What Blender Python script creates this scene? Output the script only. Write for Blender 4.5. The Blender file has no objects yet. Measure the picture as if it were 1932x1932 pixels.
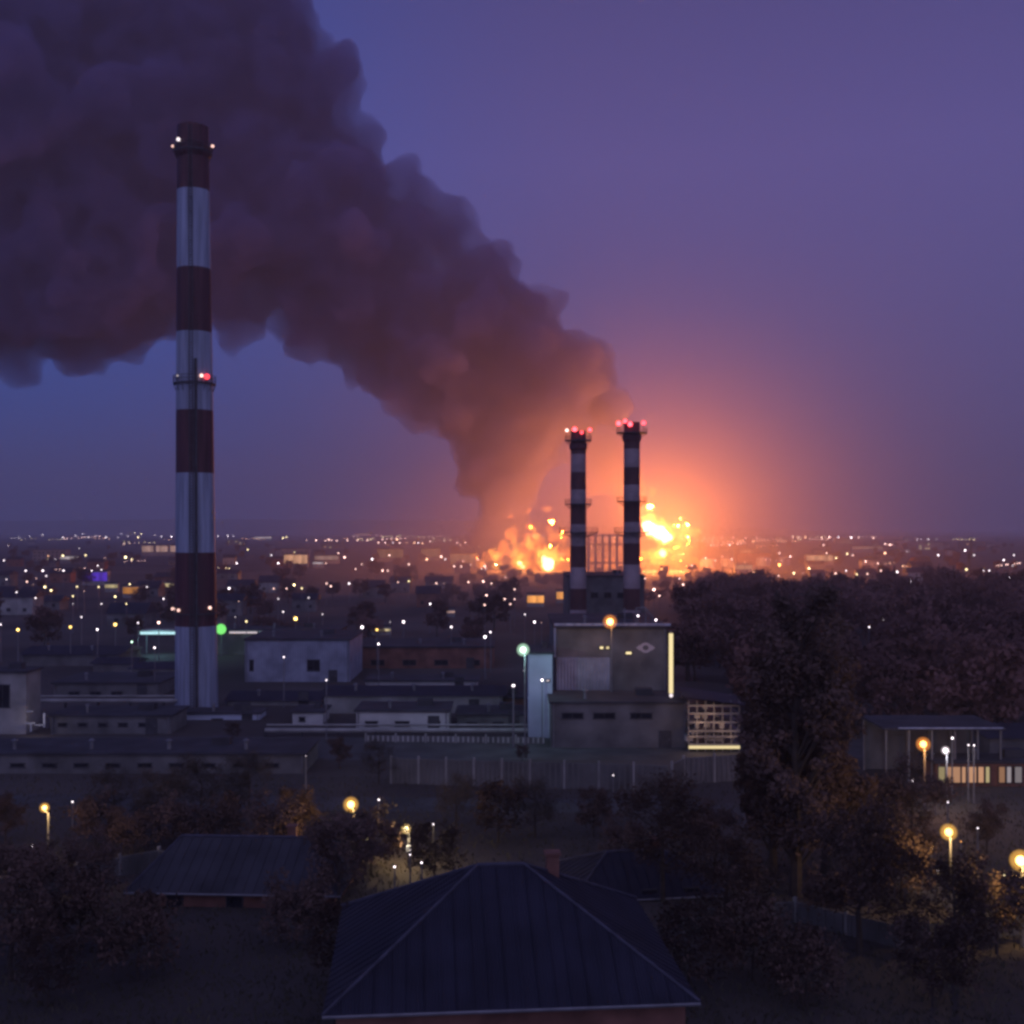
import bpy, math, random
from mathutils import Vector, noise
random.seed(7)
S = bpy.context.scene
COL = S.collection
F = 2200.0            # focal length in survey pixels (photo 1932 wide)
H = 28.0              # camera height
HY = 1000.0           # survey row of the horizon

# ------------------------------------------------------------------ camera, sky, exposure
cam = bpy.data.cameras.new('camera'); co = bpy.data.objects.new('camera', cam); COL.objects.link(co)
co.location = (0, 0, H); co.rotation_euler = (math.radians(90), 0, 0)
cam.sensor_width = 36; cam.lens = 36 * F / 1932; cam.shift_y = (HY - 966) / 1932
cam.clip_start = 0.5; cam.clip_end = 60000
S.camera = co
W = bpy.data.worlds.new('World'); S.world = W; W.use_nodes = True
wn, wl = W.node_tree.nodes, W.node_tree.links
bg = wn['Background']
SUN_EL, SUN_ROT = math.radians(-3.0), math.radians(150)
sky = wn.new('ShaderNodeTexSky'); sky.sky_type = 'NISHITA'; sky.sun_disc = False
sky.sun_elevation = SUN_EL; sky.sun_rotation = SUN_ROT; sky.ozone_density = 3; sky.dust_density = 2
tc = wn.new('ShaderNodeTexCoord'); sx = wn.new('ShaderNodeSeparateXYZ'); wl.new(tc.outputs['Generated'], sx.inputs[0])
# twilight dome: blue to the west (left), violet to the east (right), darker overhead
rz = wn.new('ShaderNodeValToRGB'); wl.new(sx.outputs['Z'], rz.inputs[0])
cr = rz.color_ramp
cr.elements[0].position = 0.0; cr.elements[0].color = (0.062, 0.082, 0.26, 1)
cr.elements[1].position = 0.9; cr.elements[1].color = (0.018, 0.018, 0.07, 1)
e = cr.elements.new(0.30); e.color = (0.088, 0.088, 0.30, 1)
e = cr.elements.new(0.50); e.color = (0.045, 0.046, 0.17, 1)
mr = wn.new('ShaderNodeMapRange'); wl.new(sx.outputs['X'], mr.inputs[0])
mr.inputs[1].default_value = -0.48; mr.inputs[2].default_value = 0.08
mr.inputs[3].default_value = 0; mr.inputs[4].default_value = 1; mr.interpolation_type = 'SMOOTHSTEP'
tint = wn.new('ShaderNodeMix'); tint.data_type = 'RGBA'
wl.new(mr.outputs[0], tint.inputs[0]); tint.inputs[6].default_value = (0.05, 1.02, 1.55, 1); tint.inputs[7].default_value = (1.05, 0.98, 1.0, 1)
mul = wn.new('ShaderNodeMix'); mul.data_type = 'RGBA'; mul.blend_type = 'MULTIPLY'; mul.inputs[0].default_value = 1
wl.new(rz.outputs[0], mul.inputs[6]); wl.new(tint.outputs[2], mul.inputs[7])
# the dawn side of the sky lies behind the camera
my = wn.new('ShaderNodeMapRange'); wl.new(sx.outputs['Y'], my.inputs[0]); my.interpolation_type = 'SMOOTHSTEP'
my.inputs[1].default_value = 0.45; my.inputs[2].default_value = -0.7; my.inputs[3].default_value = 0; my.inputs[4].default_value = 1
dawn = wn.new('ShaderNodeMix'); dawn.data_type = 'RGBA'; wl.new(my.outputs[0], dawn.inputs[0])
wl.new(mul.outputs[2], dawn.inputs[6]); dawn.inputs[7].default_value = (0.36, 0.35, 0.74, 1)
bg2 = wn.new('ShaderNodeBackground'); wl.new(dawn.outputs[2], bg2.inputs[0]); bg2.inputs[1].default_value = 1.0
wl.new(sky.outputs[0], bg.inputs[0]); bg.inputs[1].default_value = 0.05
addw = wn.new('ShaderNodeAddShader'); wl.new(bg.outputs[0], addw.inputs[0]); wl.new(bg2.outputs[0], addw.inputs[1])
wl.new(addw.outputs[0], wn['World Output'].inputs[0])

S.view_settings.view_transform = 'Standard'; S.view_settings.look = 'None'
S.view_settings.exposure = 0; S.view_settings.gamma = 1; S.view_settings.use_curve_mapping = False
S.render.engine = 'CYCLES'
cy = S.cycles
cy.use_denoising = True
cy.max_bounces = 4; cy.diffuse_bounces = 2; cy.glossy_bounces = 1; cy.transmission_bounces = 2; cy.volume_bounces = 1
cy.transparent_max_bounces = 24
cy.filter_width = 3.0
cy.use_adaptive_sampling = False

# ------------------------------------------------------------------ helpers
def P(x, y, Y):
    """survey pixel + distance -> world point"""
    return Vector(((x - 966) / F * Y, Y, H - (y - HY) / F * Y))
def depth_of(y, h=0.0):
    """distance of a point at height h seen at survey row y"""
    return (H - h) * F / max(y - HY, 5.0)

class MB:
    def __init__(s): s.v, s.f, s.mi = [], [], []
    def face(s, pts, m=0):
        n = len(s.v); s.v += [tuple(p) for p in pts]; s.f.append(tuple(range(n, n + len(pts)))); s.mi.append(m)
    def box(s, c, d, m=0, rz=0.0):
        x, y, z = (k / 2 for k in d); n = len(s.v); ca, sa = math.cos(rz), math.sin(rz)
        for dz in (-z, z):
            for dx, dy in ((-x, -y), (x, -y), (x, y), (-x, y)):
                s.v.append((c[0] + dx * ca - dy * sa, c[1] + dx * sa + dy * ca, c[2] + dz))
        for q in ((0, 3, 2, 1), (4, 5, 6, 7), (0, 1, 5, 4), (1, 2, 6, 5), (2, 3, 7, 6), (3, 0, 4, 7)):
            s.f.append(tuple(n + k for k in q)); s.mi.append(m)
        return s
    def rings(s, rs, seg=24, m=0, cap=True):
        """rs: list of (x,y,z,r)"""
        n = len(s.v)
        for (x, y, z, r) in rs:
            for k in range(seg):
                a = 2 * math.pi * k / seg; s.v.append((x + r * math.cos(a), y + r * math.sin(a), z))
        for i in range(len(rs) - 1):
            for k in range(seg):
                k2 = (k + 1) % seg
                s.f.append((n + i * seg + k, n + i * seg + k2, n + (i + 1) * seg + k2, n + (i + 1) * seg + k)); s.mi.append(m)
        if cap:
            s.f.append(tuple(n + k for k in reversed(range(seg)))); s.mi.append(m)
            s.f.append(tuple(n + (len(rs) - 1) * seg + k for k in range(seg))); s.mi.append(m)
        return s
    def tube(s, a, b, r0, r1, seg=6, m=0):
        a, b = Vector(a), Vector(b); d = (b - a).normalized()
        u = d.orthogonal().normalized(); w = d.cross(u); n = len(s.v)
        for p, r in ((a, r0), (b, r1)):
            for k in range(seg):
                t = 2 * math.pi * k / seg; s.v.append(tuple(p + u * (r * math.cos(t)) + w * (r * math.sin(t))))
        for k in range(seg):
            k2 = (k + 1) % seg; s.f.append((n + k, n + k2, n + seg + k2, n + seg + k)); s.mi.append(m)
        s.f.append(tuple(n + k for k in reversed(range(seg)))); s.mi.append(m)
        s.f.append(tuple(n + seg + k for k in range(seg))); s.mi.append(m)
        return s
    def ball(s, c, r, m=0, seg=10, st=6, sq=(1, 1, 1)):
        rs = []
        n = len(s.v)
        for i in range(1, st):
            t = math.pi * i / st
            for k in range(seg):
                a = 2 * math.pi * k / seg
                s.v.append((c[0] + sq[0] * r * math.sin(t) * math.cos(a), c[1] + sq[1] * r * math.sin(t) * math.sin(a), c[2] - sq[2] * r * math.cos(t)))
        b = len(s.v); s.v.append((c[0], c[1], c[2] - r * sq[2])); s.v.append((c[0], c[1], c[2] + r * sq[2]))
        for i in range(st - 2):
            for k in range(seg):
                k2 = (k + 1) % seg
                s.f.append((n + i * seg + k, n + i * seg + k2, n + (i + 1) * seg + k2, n + (i + 1) * seg + k)); s.mi.append(m)
        for k in range(seg):
            k2 = (k + 1) % seg
            s.f.append((b, n + k2, n + k)); s.mi.append(m)
            s.f.append((b + 1, n + (st - 2) * seg + k, n + (st - 2) * seg + k2)); s.mi.append(m)
        return s
    def mesh(s, name, mats, smooth=False):
        me = bpy.data.meshes.new(name); me.from_pydata(s.v, [], s.f)
        for m in (mats if isinstance(mats, (list, tuple)) else [mats]): me.materials.append(m)
        me.polygons.foreach_set('material_index', s.mi)
        if smooth: me.polygons.foreach_set('use_smooth', [True] * len(s.f))
        me.update(); return me
    def obj(s, name, mats, parent=None, smooth=False):
        o = bpy.data.objects.new(name, s.mesh(name, mats, smooth)); COL.objects.link(o)
        if parent is not None: o.parent = parent
        return o
def tag(o, label=None, cat=None, group=None, kind=None):
    for k, v in (('label', label), ('category', cat), ('group', group), ('kind', kind)):
        if v: o[k] = v
    return o
def thing(name, label, cat, loc, group=None, rz=0.0):
    o = bpy.data.objects.new(name, None); COL.objects.link(o); o.location = loc; o.rotation_euler = (0, 0, rz)
    o.empty_display_size = 0.5
    return tag(o, label, cat, group)
def dup(o, parent=None):
    c = o.copy(); COL.objects.link(c); c.parent = parent
    for ch in list(o.children): dup(ch, c)
    return c

# ------------------------------------------------------------------ materials
def mat(name, col, rough=0.85, var=0.25, scale=0.5, metal=0.0, bump=0.0, col2=None, spec=0.3, streak=None):
    m = bpy.data.materials.new(name); m.use_nodes = True; n, l = m.node_tree.nodes, m.node_tree.links
    b = n['Principled BSDF']; b.inputs['Roughness'].default_value = rough; b.inputs['Metallic'].default_value = metal
    b.inputs['Specular IOR Level'].default_value = spec
    t = n.new('ShaderNodeTexCoord'); nz = n.new('ShaderNodeTexNoise'); nz.inputs['Scale'].default_value = scale; nz.inputs['Detail'].default_value = 6
    if streak:
        mp = n.new('ShaderNodeMapping'); mp.inputs['Scale'].default_value = (1, 1, streak); l.new(t.outputs['Object'], mp.inputs[0]); l.new(mp.outputs[0], nz.inputs['Vector'])
    else: l.new(t.outputs['Object'], nz.inputs['Vector'])
    r = n.new('ShaderNodeValToRGB'); l.new(nz.outputs[0], r.inputs[0])
    c2 = col2 or tuple(k * (1 + var) for k in col)
    r.color_ramp.elements[0].position = 0.35; r.color_ramp.elements[0].color = (*[k * (1 - var) for k in col], 1)
    r.color_ramp.elements[1].position = 0.68; r.color_ramp.elements[1].color = (*c2, 1)
    l.new(r.outputs[0], b.inputs['Base Color'])
    if bump:
        bp = n.new('ShaderNodeBump'); bp.inputs['Strength'].default_value = bump; l.new(nz.outputs[0], bp.inputs['Height']); l.new(bp.outputs[0], b.inputs['Normal'])
    return m
def emit(name, col, strength, sample=False):
    m = bpy.data.materials.new(name); m.use_nodes = True; n, l = m.node_tree.nodes, m.node_tree.links
    n.remove(n['Principled BSDF']); e = n.new('ShaderNodeEmission'); e.inputs[0].default_value = (*col, 1); e.inputs[1].default_value = strength
    l.new(e.outputs[0], n['Material Output'].inputs[0])
    m.cycles.emission_sampling = 'AUTO' if sample else 'NONE'
    return m
def volmat(name, col, density, aniso=0.0, absorb=None):
    m = bpy.data.materials.new(name); m.use_nodes = True; n, l = m.node_tree.nodes, m.node_tree.links
    n.remove(n['Principled BSDF']); v = n.new('ShaderNodeVolumePrincipled')
    v.inputs['Color'].default_value = (*col, 1); v.inputs['Density'].default_value = density; v.inputs['Anisotropy'].default_value = aniso
    v.inputs['Density Attribute'].default_value = ''
    l.new(v.outputs[0], n['Material Output'].inputs['Volume'])
    m.cycles.homogeneous_volume = True
    return m
def flamemat(name, col, strength):
    m = bpy.data.materials.new(name); m.use_nodes = True; n, l = m.node_tree.nodes, m.node_tree.links
    n.remove(n['Principled BSDF']); e = n.new('ShaderNodeEmission'); e.inputs[0].default_value = (*col, 1); e.inputs[1].default_value = strength
    l.new(e.outputs[0], n['Material Output'].inputs['Volume']); m.cycles.homogeneous_volume = True
    m.cycles.emission_sampling = 'NONE'
    return m
def stripe_mat(name, col, col2, scale, axis='X', rough=0.7, thin=0.5):
    """corrugated / boarded sheet: alternating stripes along one object axis, with a real bump"""
    m = mat(name, col, rough, 0.25, 0.4); n, l = m.node_tree.nodes, m.node_tree.links
    t = n.new('ShaderNodeTexCoord'); w = n.new('ShaderNodeTexWave'); w.bands_direction = axis; w.inputs['Scale'].default_value = scale
    l.new(t.outputs['Object'], w.inputs['Vector'])
    bp = n.new('ShaderNodeBump'); bp.inputs['Strength'].default_value = 0.8; bp.inputs['Distance'].default_value = 0.12; l.new(w.outputs[0], bp.inputs['Height'])
    l.new(bp.outputs[0], n['Principled BSDF'].inputs['Normal'])
    return m

M = {}
M['ground'] = mat('dark_soil', (0.055, 0.044, 0.042), 0.95, 0.5, 0.02, col2=(0.075, 0.065, 0.058), bump=0.4)
M['asphalt'] = mat('asphalt', (0.05, 0.05, 0.052), 0.85, 0.3, 0.3)
M['hill'] = mat('hill_forest', (0.03, 0.035, 0.03), 1.0, 0.4, 0.002)
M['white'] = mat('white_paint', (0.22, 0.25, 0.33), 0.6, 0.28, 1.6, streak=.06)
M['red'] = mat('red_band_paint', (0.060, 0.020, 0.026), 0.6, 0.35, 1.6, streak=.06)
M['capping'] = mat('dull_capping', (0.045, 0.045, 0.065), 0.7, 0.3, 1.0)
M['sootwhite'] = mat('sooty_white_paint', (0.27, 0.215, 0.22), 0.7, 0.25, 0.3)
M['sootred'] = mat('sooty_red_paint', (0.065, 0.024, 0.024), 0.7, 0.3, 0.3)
M['steel'] = mat('galvanised_steel', (0.16, 0.16, 0.17), 0.5, 0.2, 1.0, metal=0.4)
M['darksteel'] = mat('dark_steel', (0.04, 0.04, 0.045), 0.6, 0.3, 1.0)
M['concrete'] = mat('concrete', (0.24, 0.235, 0.22), 0.9, 0.25, 0.35, bump=0.2)
M['darkconc'] = mat('stained_concrete', (0.11, 0.108, 0.105), 0.9, 0.35, 0.3, bump=0.2)
M['plaster'] = mat('pale_plaster', (0.40, 0.39, 0.37), 0.85, 0.18, 0.3)
M['bluelit'] = mat('blue_lit_white_plaster', (0.38, 0.42, 0.50), 0.85, 0.15, 0.3)  # white plaster with the bluish light on it put into the colour
M['brick'] = mat('brown_brick', (0.16, 0.075, 0.055), 0.9, 0.3, 0.6)
M['roof'] = stripe_mat('corrugated_roof', (0.022, 0.022, 0.038), None, 2.2)
M['roof2'] = mat('tar_roof', (0.035, 0.035, 0.042), 0.9, 0.35, 0.3)
M['slats'] = mat('precast_fence', (0.12, 0.115, 0.11), .9, .2, .5)
M['bluepanel'] = stripe_mat('blue_grey_cladding', (0.24, 0.26, 0.32), None, 0.7)
M['glass'] = mat('dark_window_glass', (0.012, 0.014, 0.02), 0.12, 0.1, 1.0, spec=0.5)
M['bark'] = mat('bark', (0.045, 0.035, 0.028), 0.95, 0.3, 2.0)
M['leaf'] = mat('dark_foliage', (0.07, 0.045, 0.035), 0.9, 0.4, 0.6, col2=(0.12, 0.075, 0.058))
M['woodleaf'] = mat('brown_spring_crowns', (0.11, 0.058, 0.050), 0.95, 0.4, 0.05, col2=(0.15, 0.080, 0.068))
M['twig'] = mat('bare_twigs', (0.06, 0.048, 0.038), 0.95, 0.4, 0.8)
M['emblem'] = mat('pale_emblem_paint', (0.42, 0.38, 0.38), 0.6, 0.05, 1.0)
LC = {  # lamp colours
 'w': (1.0, 0.86, 0.92), 'p': (1.0, 0.60, 0.52), 'y': (1.0, 0.80, 0.42), 'Y': (1.0, 0.62, 0.17), 'o': (1.0, 0.40, 0.10),
 'c': (0.55, 0.92, 1.0), 'g': (0.25, 1.0, 0.22), 'r': (1.0, 0.06, 0.08), 'v': (0.13, 0.05, 0.75), 'G': (0.62, 1.0, 0.72), 's': (1.0, 0.52, 0.30)}
EM = {}
def E(c, s, sample=False):
    k = (c, s)
    if k not in EM: EM[k] = emit('lit_%s_%g' % ({'w': 'white', 'p': 'pink', 'y': 'cream', 'Y': 'yellow', 'o': 'orange', 'c': 'cyan', 'g': 'green', 'r': 'red', 'v': 'violet', 'G': 'mint', 's': 'salmon'}[c], s), LC[c], s, sample)
    return EM[k]
def point(parent, loc, col, power, size=0.3):
    l = bpy.data.lights.new('lamp_light', 'POINT'); l.color = col; l.energy = power; l.shadow_soft_size = size
    o = bpy.data.objects.new('lamp_light', l); COL.objects.link(o); o.location = loc; o.parent = parent
    return o

# ------------------------------------------------------------------ ground, roads, hills, haze
g = MB()
xs = [-15000, -8000, -4000, -2000, -1000, -500, -250, -120, -60, 0, 60, 120, 250, 500, 1000, 2000, 4000, 8000, 15000]
ys = [-300, -60, 0, 40, 80, 120, 160, 200, 260, 340, 450, 600, 800, 1200, 2000, 3000, 4500, 7000, 10000, 15000]
for i in range(len(xs) - 1):
    for j in range(len(ys) - 1):
        g.face([(xs[i], ys[j], 0), (xs[i + 1], ys[j], 0), (xs[i + 1], ys[j + 1], 0), (xs[i], ys[j + 1], 0)])
tag(g.obj('ground', M['ground']), kind='structure')
def strip(name, pts, w, m, z):
    b = MB()
    for (a, c) in zip(pts[:-1], pts[1:]):
        a, c = Vector((*a, z)), Vector((*c, z)); d = (c - a).normalized(); n = Vector((-d.y, d.x, 0)) * (w / 2)
        b.face([a - n, c - n, c + n, a + n])
    return tag(b.obj(name, m), kind='structure')
strip('road', [(70, 40), (46, 66), (36, 84), (30, 104), (20, 118), (-10, 119), (-60, 121), (-120, 124)], 6, M['asphalt'], 0.01)
strip('yard', [(-70, 150), (60, 150)], 16, M['asphalt'], 0.012)
hb = MB()
def hill_h(x):
    t = min(max((-x + 3600) / 4600, 0), 1); t = t * t * (3 - 2 * t)
    return 14 + 96 * t + 14 * noise.noise(Vector((x * 0.0006, 3.1, 0))) + 5 * noise.noise(Vector((x * 0.003, 7.1, 0)))
hx = [-9000 + 150 * k for k in range(121)]
for j, (yy, k0) in enumerate([(8000, 0), (8400, .35), (8900, .8), (9500, 1.0), (11000, .9)]):
    for x in hx: hb.v.append((x, yy, max(hill_h(x) * k0, 0.0) - (0.5 if j == 0 else 0)))
nx = len(hx)
for j in range(4):
    for k in range(nx - 1):
        hb.f.append((j * nx + k, j * nx + k + 1, (j + 1) * nx + k + 1, (j + 1) * nx + k)); hb.mi.append(0)
tag(hb.obj('hills', M['hill'], smooth=True), kind='structure')

hz = MB().box((0, 7400, 329), (32000, 15600, 660))
tag(hz.obj('haze', volmat('haze_air', (0.85, 0.82, 0.88), 2.4e-4, 0.3)), 'thin violet haze hanging over the whole town', None, None, 'stuff')

# ------------------------------------------------------------------ smoke and fire
FD = 790.0; PM = F / FD
def ico(c, r, b, jitter=0.0, sq=(1, 1, 1)):
    b.ball(c, r, seg=14, st=9, sq=sq)
def blob(name, circles, m, parent, voxel, disp, nscale, depth_sq=1.0, seed=0, origin=None, jit=0.25, dist=None):
    b = MB(); rnd = random.Random(seed)
    off = Vector(origin) if origin else Vector((0, 0, 0))
    for (x, y, r) in circles:
        p = P(x, y, dist or FD); rr = r / F * (dist or FD)
        p.y += rnd.uniform(-jit, jit) * rr
        ico(p - off, rr, b, sq=(1, depth_sq, 1))
    o = b.obj(name, m, parent, smooth=True)
    rm = o.modifiers.new('remesh', 'REMESH'); rm.mode = 'VOXEL'; rm.voxel_size = voxel; rm.use_smooth_shade = True
    for i, (d, s) in enumerate(zip(disp, nscale)):
        t = bpy.data.textures.new(name + '_billows', 'CLOUDS'); t.noise_scale = s; t.noise_depth = 2; t.noise_basis = 'VORONOI_F1' if d < 0 else 'ORIGINAL_PERLIN'
        dm = o.modifiers.new('billow', 'DISPLACE'); dm.texture = t; dm.strength = d; dm.mid_level = 0.5; dm.texture_coords = 'LOCAL'
        if voxel > 3 and i != 2:
            r2 = o.modifiers.new('remesh', 'REMESH'); r2.mode = 'VOXEL'; r2.voxel_size = voxel; r2.use_smooth_shade = True
    return o
plume = [(700, 310, 34), (755, 352, 20), (838, 392, 30), (885, 450, 20), (968, 512, 30), (1008, 575, 26), (1035, 612, 22), (1110, 672, 38), (1142, 712, 28), (1148, 755, 26), (1160, 800, 22), (985, 1015, 25), (970, 985, 38), (960, 955, 55), (957, 925, 70), (945, 885, 72), (940, 850, 82), (925, 800, 90), (990, 800, 85), (1065, 770, 60),
 (1098, 725, 58), (1040, 730, 85), (950, 730, 110), (840, 700, 108), (1000, 660, 95), (1085, 672, 34), (900, 620, 130), (975, 590, 62), (1005, 612, 38), (780, 600, 120), (690, 560, 125),
 (880, 520, 82), (935, 525, 42), (958, 505, 20), (820, 460, 74), (840, 410, 36), (868, 450, 28), (740, 430, 95), (720, 375, 48), (640, 450, 150), (560, 470, 150), (450, 450, 160), (600, 340, 128),
 (665, 330, 44), (560, 230, 118), (300, 460, 165), (200, 500, 180), (150, 580, 100), (60, 520, 155), (-60, 470, 185), (-200, 480, 200), (-350, 430, 220), (-500, 380, 240),
 (450, 250, 200), (250, 250, 230), (50, 230, 230), (-150, 200, 250), (-350, 180, 260), (420, 90, 190), (200, 60, 230), (0, 0, 230), (-250, 0, 250), (350, -80, 170), (120, -90, 180), (640, 660, 40), (600, 640, 45), (720, 720, 35)]
sm = blob('smoke', plume, volmat('soot_smoke', (0.22, 0.21, 0.47), 0.060, 0.1), None, 3.8, (-40, 66, 30, 20), (38, 26, 12, 5), 1.0, 3, dist=FD + 22)
tag(sm, 'dark brown violet smoke plume rising from the fire and drifting left', 'smoke', None, 'stuff')
plume2 = [(1215, 975, 20), (1195, 940, 32), (1175, 900, 42), (1150, 860, 50), (1125, 815, 52), (1105, 775, 50), (1090, 860, 30), (1120, 915, 30)]
s2 = blob('thin_smoke', plume2, volmat('thin_soot', (0.36, 0.30, 0.34), 0.022, 0.2), None, 4.0, (20, 10), (18, 8), 1.0, 5, dist=FD + 25)
tag(s2, 'thin orange lit smoke column behind the twin chimneys', 'smoke', None, 'stuff')
# the glowing dust and fumes around the fire
fm = MB(); c = P(1180, 1000, FD); fm.ball((0, 0, 0), 1.0, seg=48, st=28)
fmat = volmat('glowing_fumes', (0.95, 0.72, 0.58), 0.0010, 0.2); fmat.cycles.homogeneous_volume = False
n_, l_ = fmat.node_tree.nodes, fmat.node_tree.links
tcn = n_.new('ShaderNodeTexCoord'); vl = n_.new('ShaderNodeVectorMath'); vl.operation = 'LENGTH'; l_.new(tcn.outputs['Object'], vl.inputs[0])
rp = n_.new('ShaderNodeMapRange'); rp.interpolation_type = 'SMOOTHERSTEP'; l_.new(vl.outputs['Value'], rp.inputs[0])
rp.inputs[1].default_value = 0; rp.inputs[2].default_value = 1; rp.inputs[3].default_value = 1; rp.inputs[4].default_value = 0
pw2 = n_.new('ShaderNodeMath'); pw2.operation = 'POWER'; l_.new(rp.outputs[0], pw2.inputs[0]); pw2.inputs[1].default_value = 1.6
ml = n_.new('ShaderNodeMath'); ml.operation = 'MULTIPLY'; l_.new(pw2.outputs[0], ml.inputs[0]); ml.inputs[1].default_value = 0.0012
for nd in n_:
    if nd.type == 'PRINCIPLED_VOLUME': l_.new(ml.outputs[0], nd.inputs['Density'])
f2 = MB(); f2.ball((0, 0, 0), 1.0, seg=48, st=28); f2m = fmat.copy(); [setattr(q_.inputs[1], 'default_value', 0.0040) for q_ in f2m.node_tree.nodes if q_.type == 'MATH' and q_.operation == 'MULTIPLY']; f2 = f2.obj('added_warm_veil', f2m, smooth=True); f2.location = P(1120, 1000, 500); f2.location.z = 14; f2.scale = (190, 250, 52)  # low cloud added to lay a warm veil over the streets
tag(f2, 'low reddish veil added over the streets before the fire', None, None, 'stuff')
fo = fm.obj('fumes', fmat, smooth=True); fo.location = c; fo.scale = (360, 330, 280)
tag(fo, 'orange lit fumes around the flames', None, None, 'stuff')

M['fl_out'] = flamemat('orange_flame', (1.0, 0.24, 0.02), 0.15)
M['fl_in'] = flamemat('yellow_flame', (1.0, 0.44, 0.05), 0.26)
M['fl_core'] = flamemat('white_flame', (1.0, 0.80, 0.45), 1.6)
def fire(label, base, outs, ins, cores, power, seed):
    bp = P(base[0], base[1], FD); bp.z = 0
    t = thing('fuel_fire', label, 'fire', bp, 'blazing fuel fires')
    blob('outer_flame', outs, M['fl_out'], t, 1.2, (16, 10, 5), (10, 5, 2.5), 0.8, seed, bp)
    for k, q in enumerate(ins):
        blob('inner_flame', [(q[0], q[1], q[2] * 1.3), (q[0] - q[2] * .5, q[1] - q[2] * 1.1, q[2] * .85), (q[0] - q[2] * .2, q[1] - q[2] * 1.9, q[2] * .5), (q[0] + q[2] * .9, q[1] - q[2] * .3, q[2] * .8)], M['fl_in'], t, 0.6, (5, 3), (5, 2.2), 0.8, seed + k, bp, .1)
    for k, q in enumerate(cores):
        blob('hot_core', [q], M['fl_core'], t, 0.6, (5, 3), (5, 2), 0.7, seed + 40 + k, bp)
    for (x, y, k) in power:
        q = P(x, y, FD) - bp; point(t, q, (1.0, 0.28, 0.06), k, 5.0)
fire('low wide blaze of several yellow flames left of the twin chimneys', (1000, 1065),
     [(925, 1050, 11), (950, 1035, 17), (965, 1008, 12), (985, 1050, 20), (1005, 1025, 18), (998, 992, 9), (1030, 1055, 24), (1045, 1010, 13), (1042, 985, 7), (1062, 1040, 18), (1085, 1055, 12), (962, 975, 5), (1000, 1072, 20), (1050, 1075, 16), (905, 1060, 8), (895, 1048, 5), (1030, 960, 4), (1000, 965, 5), (1062, 1012, 8), (1075, 1068, 12), (1110, 1060, 7), (1150, 1064, 8)],
     [(934, 1050, 8), (936, 1066, 7), (976, 1058, 10), (985, 1067, 9), (973, 1032, 7), (1000, 1028, 8), (1018, 1046, 8), (1033, 1064, 15), (1052, 1050, 8), (1089, 1050, 7), (1012, 1012, 6), (1040, 1044, 8)],
     [(1027, 1056, 8), (1034, 1062, 12), (1037, 1070, 8), (980, 1062, 5), (935, 1066, 3), (987, 1069, 4)], [(1035, 1052, 0.15e6), (985, 1055, 0.12e6), (940, 1055, 0.09e6)], 20)
fire('tallest blaze with a white hot core right of the twin chimneys', (1255, 1065),
     [(1226, 958, 9), (1229, 932, 6), (1221, 985, 14), (1245, 1000, 24), (1275, 1020, 26), (1300, 1000, 14), (1303, 1030, 12), (1240, 1050, 25), (1278, 1055, 22), (1213, 1062, 14), (1300, 1060, 10), (1255, 1078, 18), (1282, 982, 10), (1230, 925, 5), (1318, 1062, 8), (1325, 1075, 7)],
     [(1217, 984, 6), (1234, 1000, 15), (1252, 1012, 14), (1252, 1042, 9), (1232, 1052, 8), (1215, 1050, 7), (1245, 1056, 8), (1270, 1050, 5), (1275, 990, 4), (1298, 995, 4)],
     [(1218, 991, 9), (1229, 998, 13), (1243, 1006, 14), (1256, 1014, 11), (1251, 1044, 7)], [(1225, 975, 0.5e6), (1250, 1005, 0.6e6), (1290, 1000, 0.55e6), (1235, 1050, 0.45e6), (1285, 1045, 0.5e6)], 30)

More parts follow.
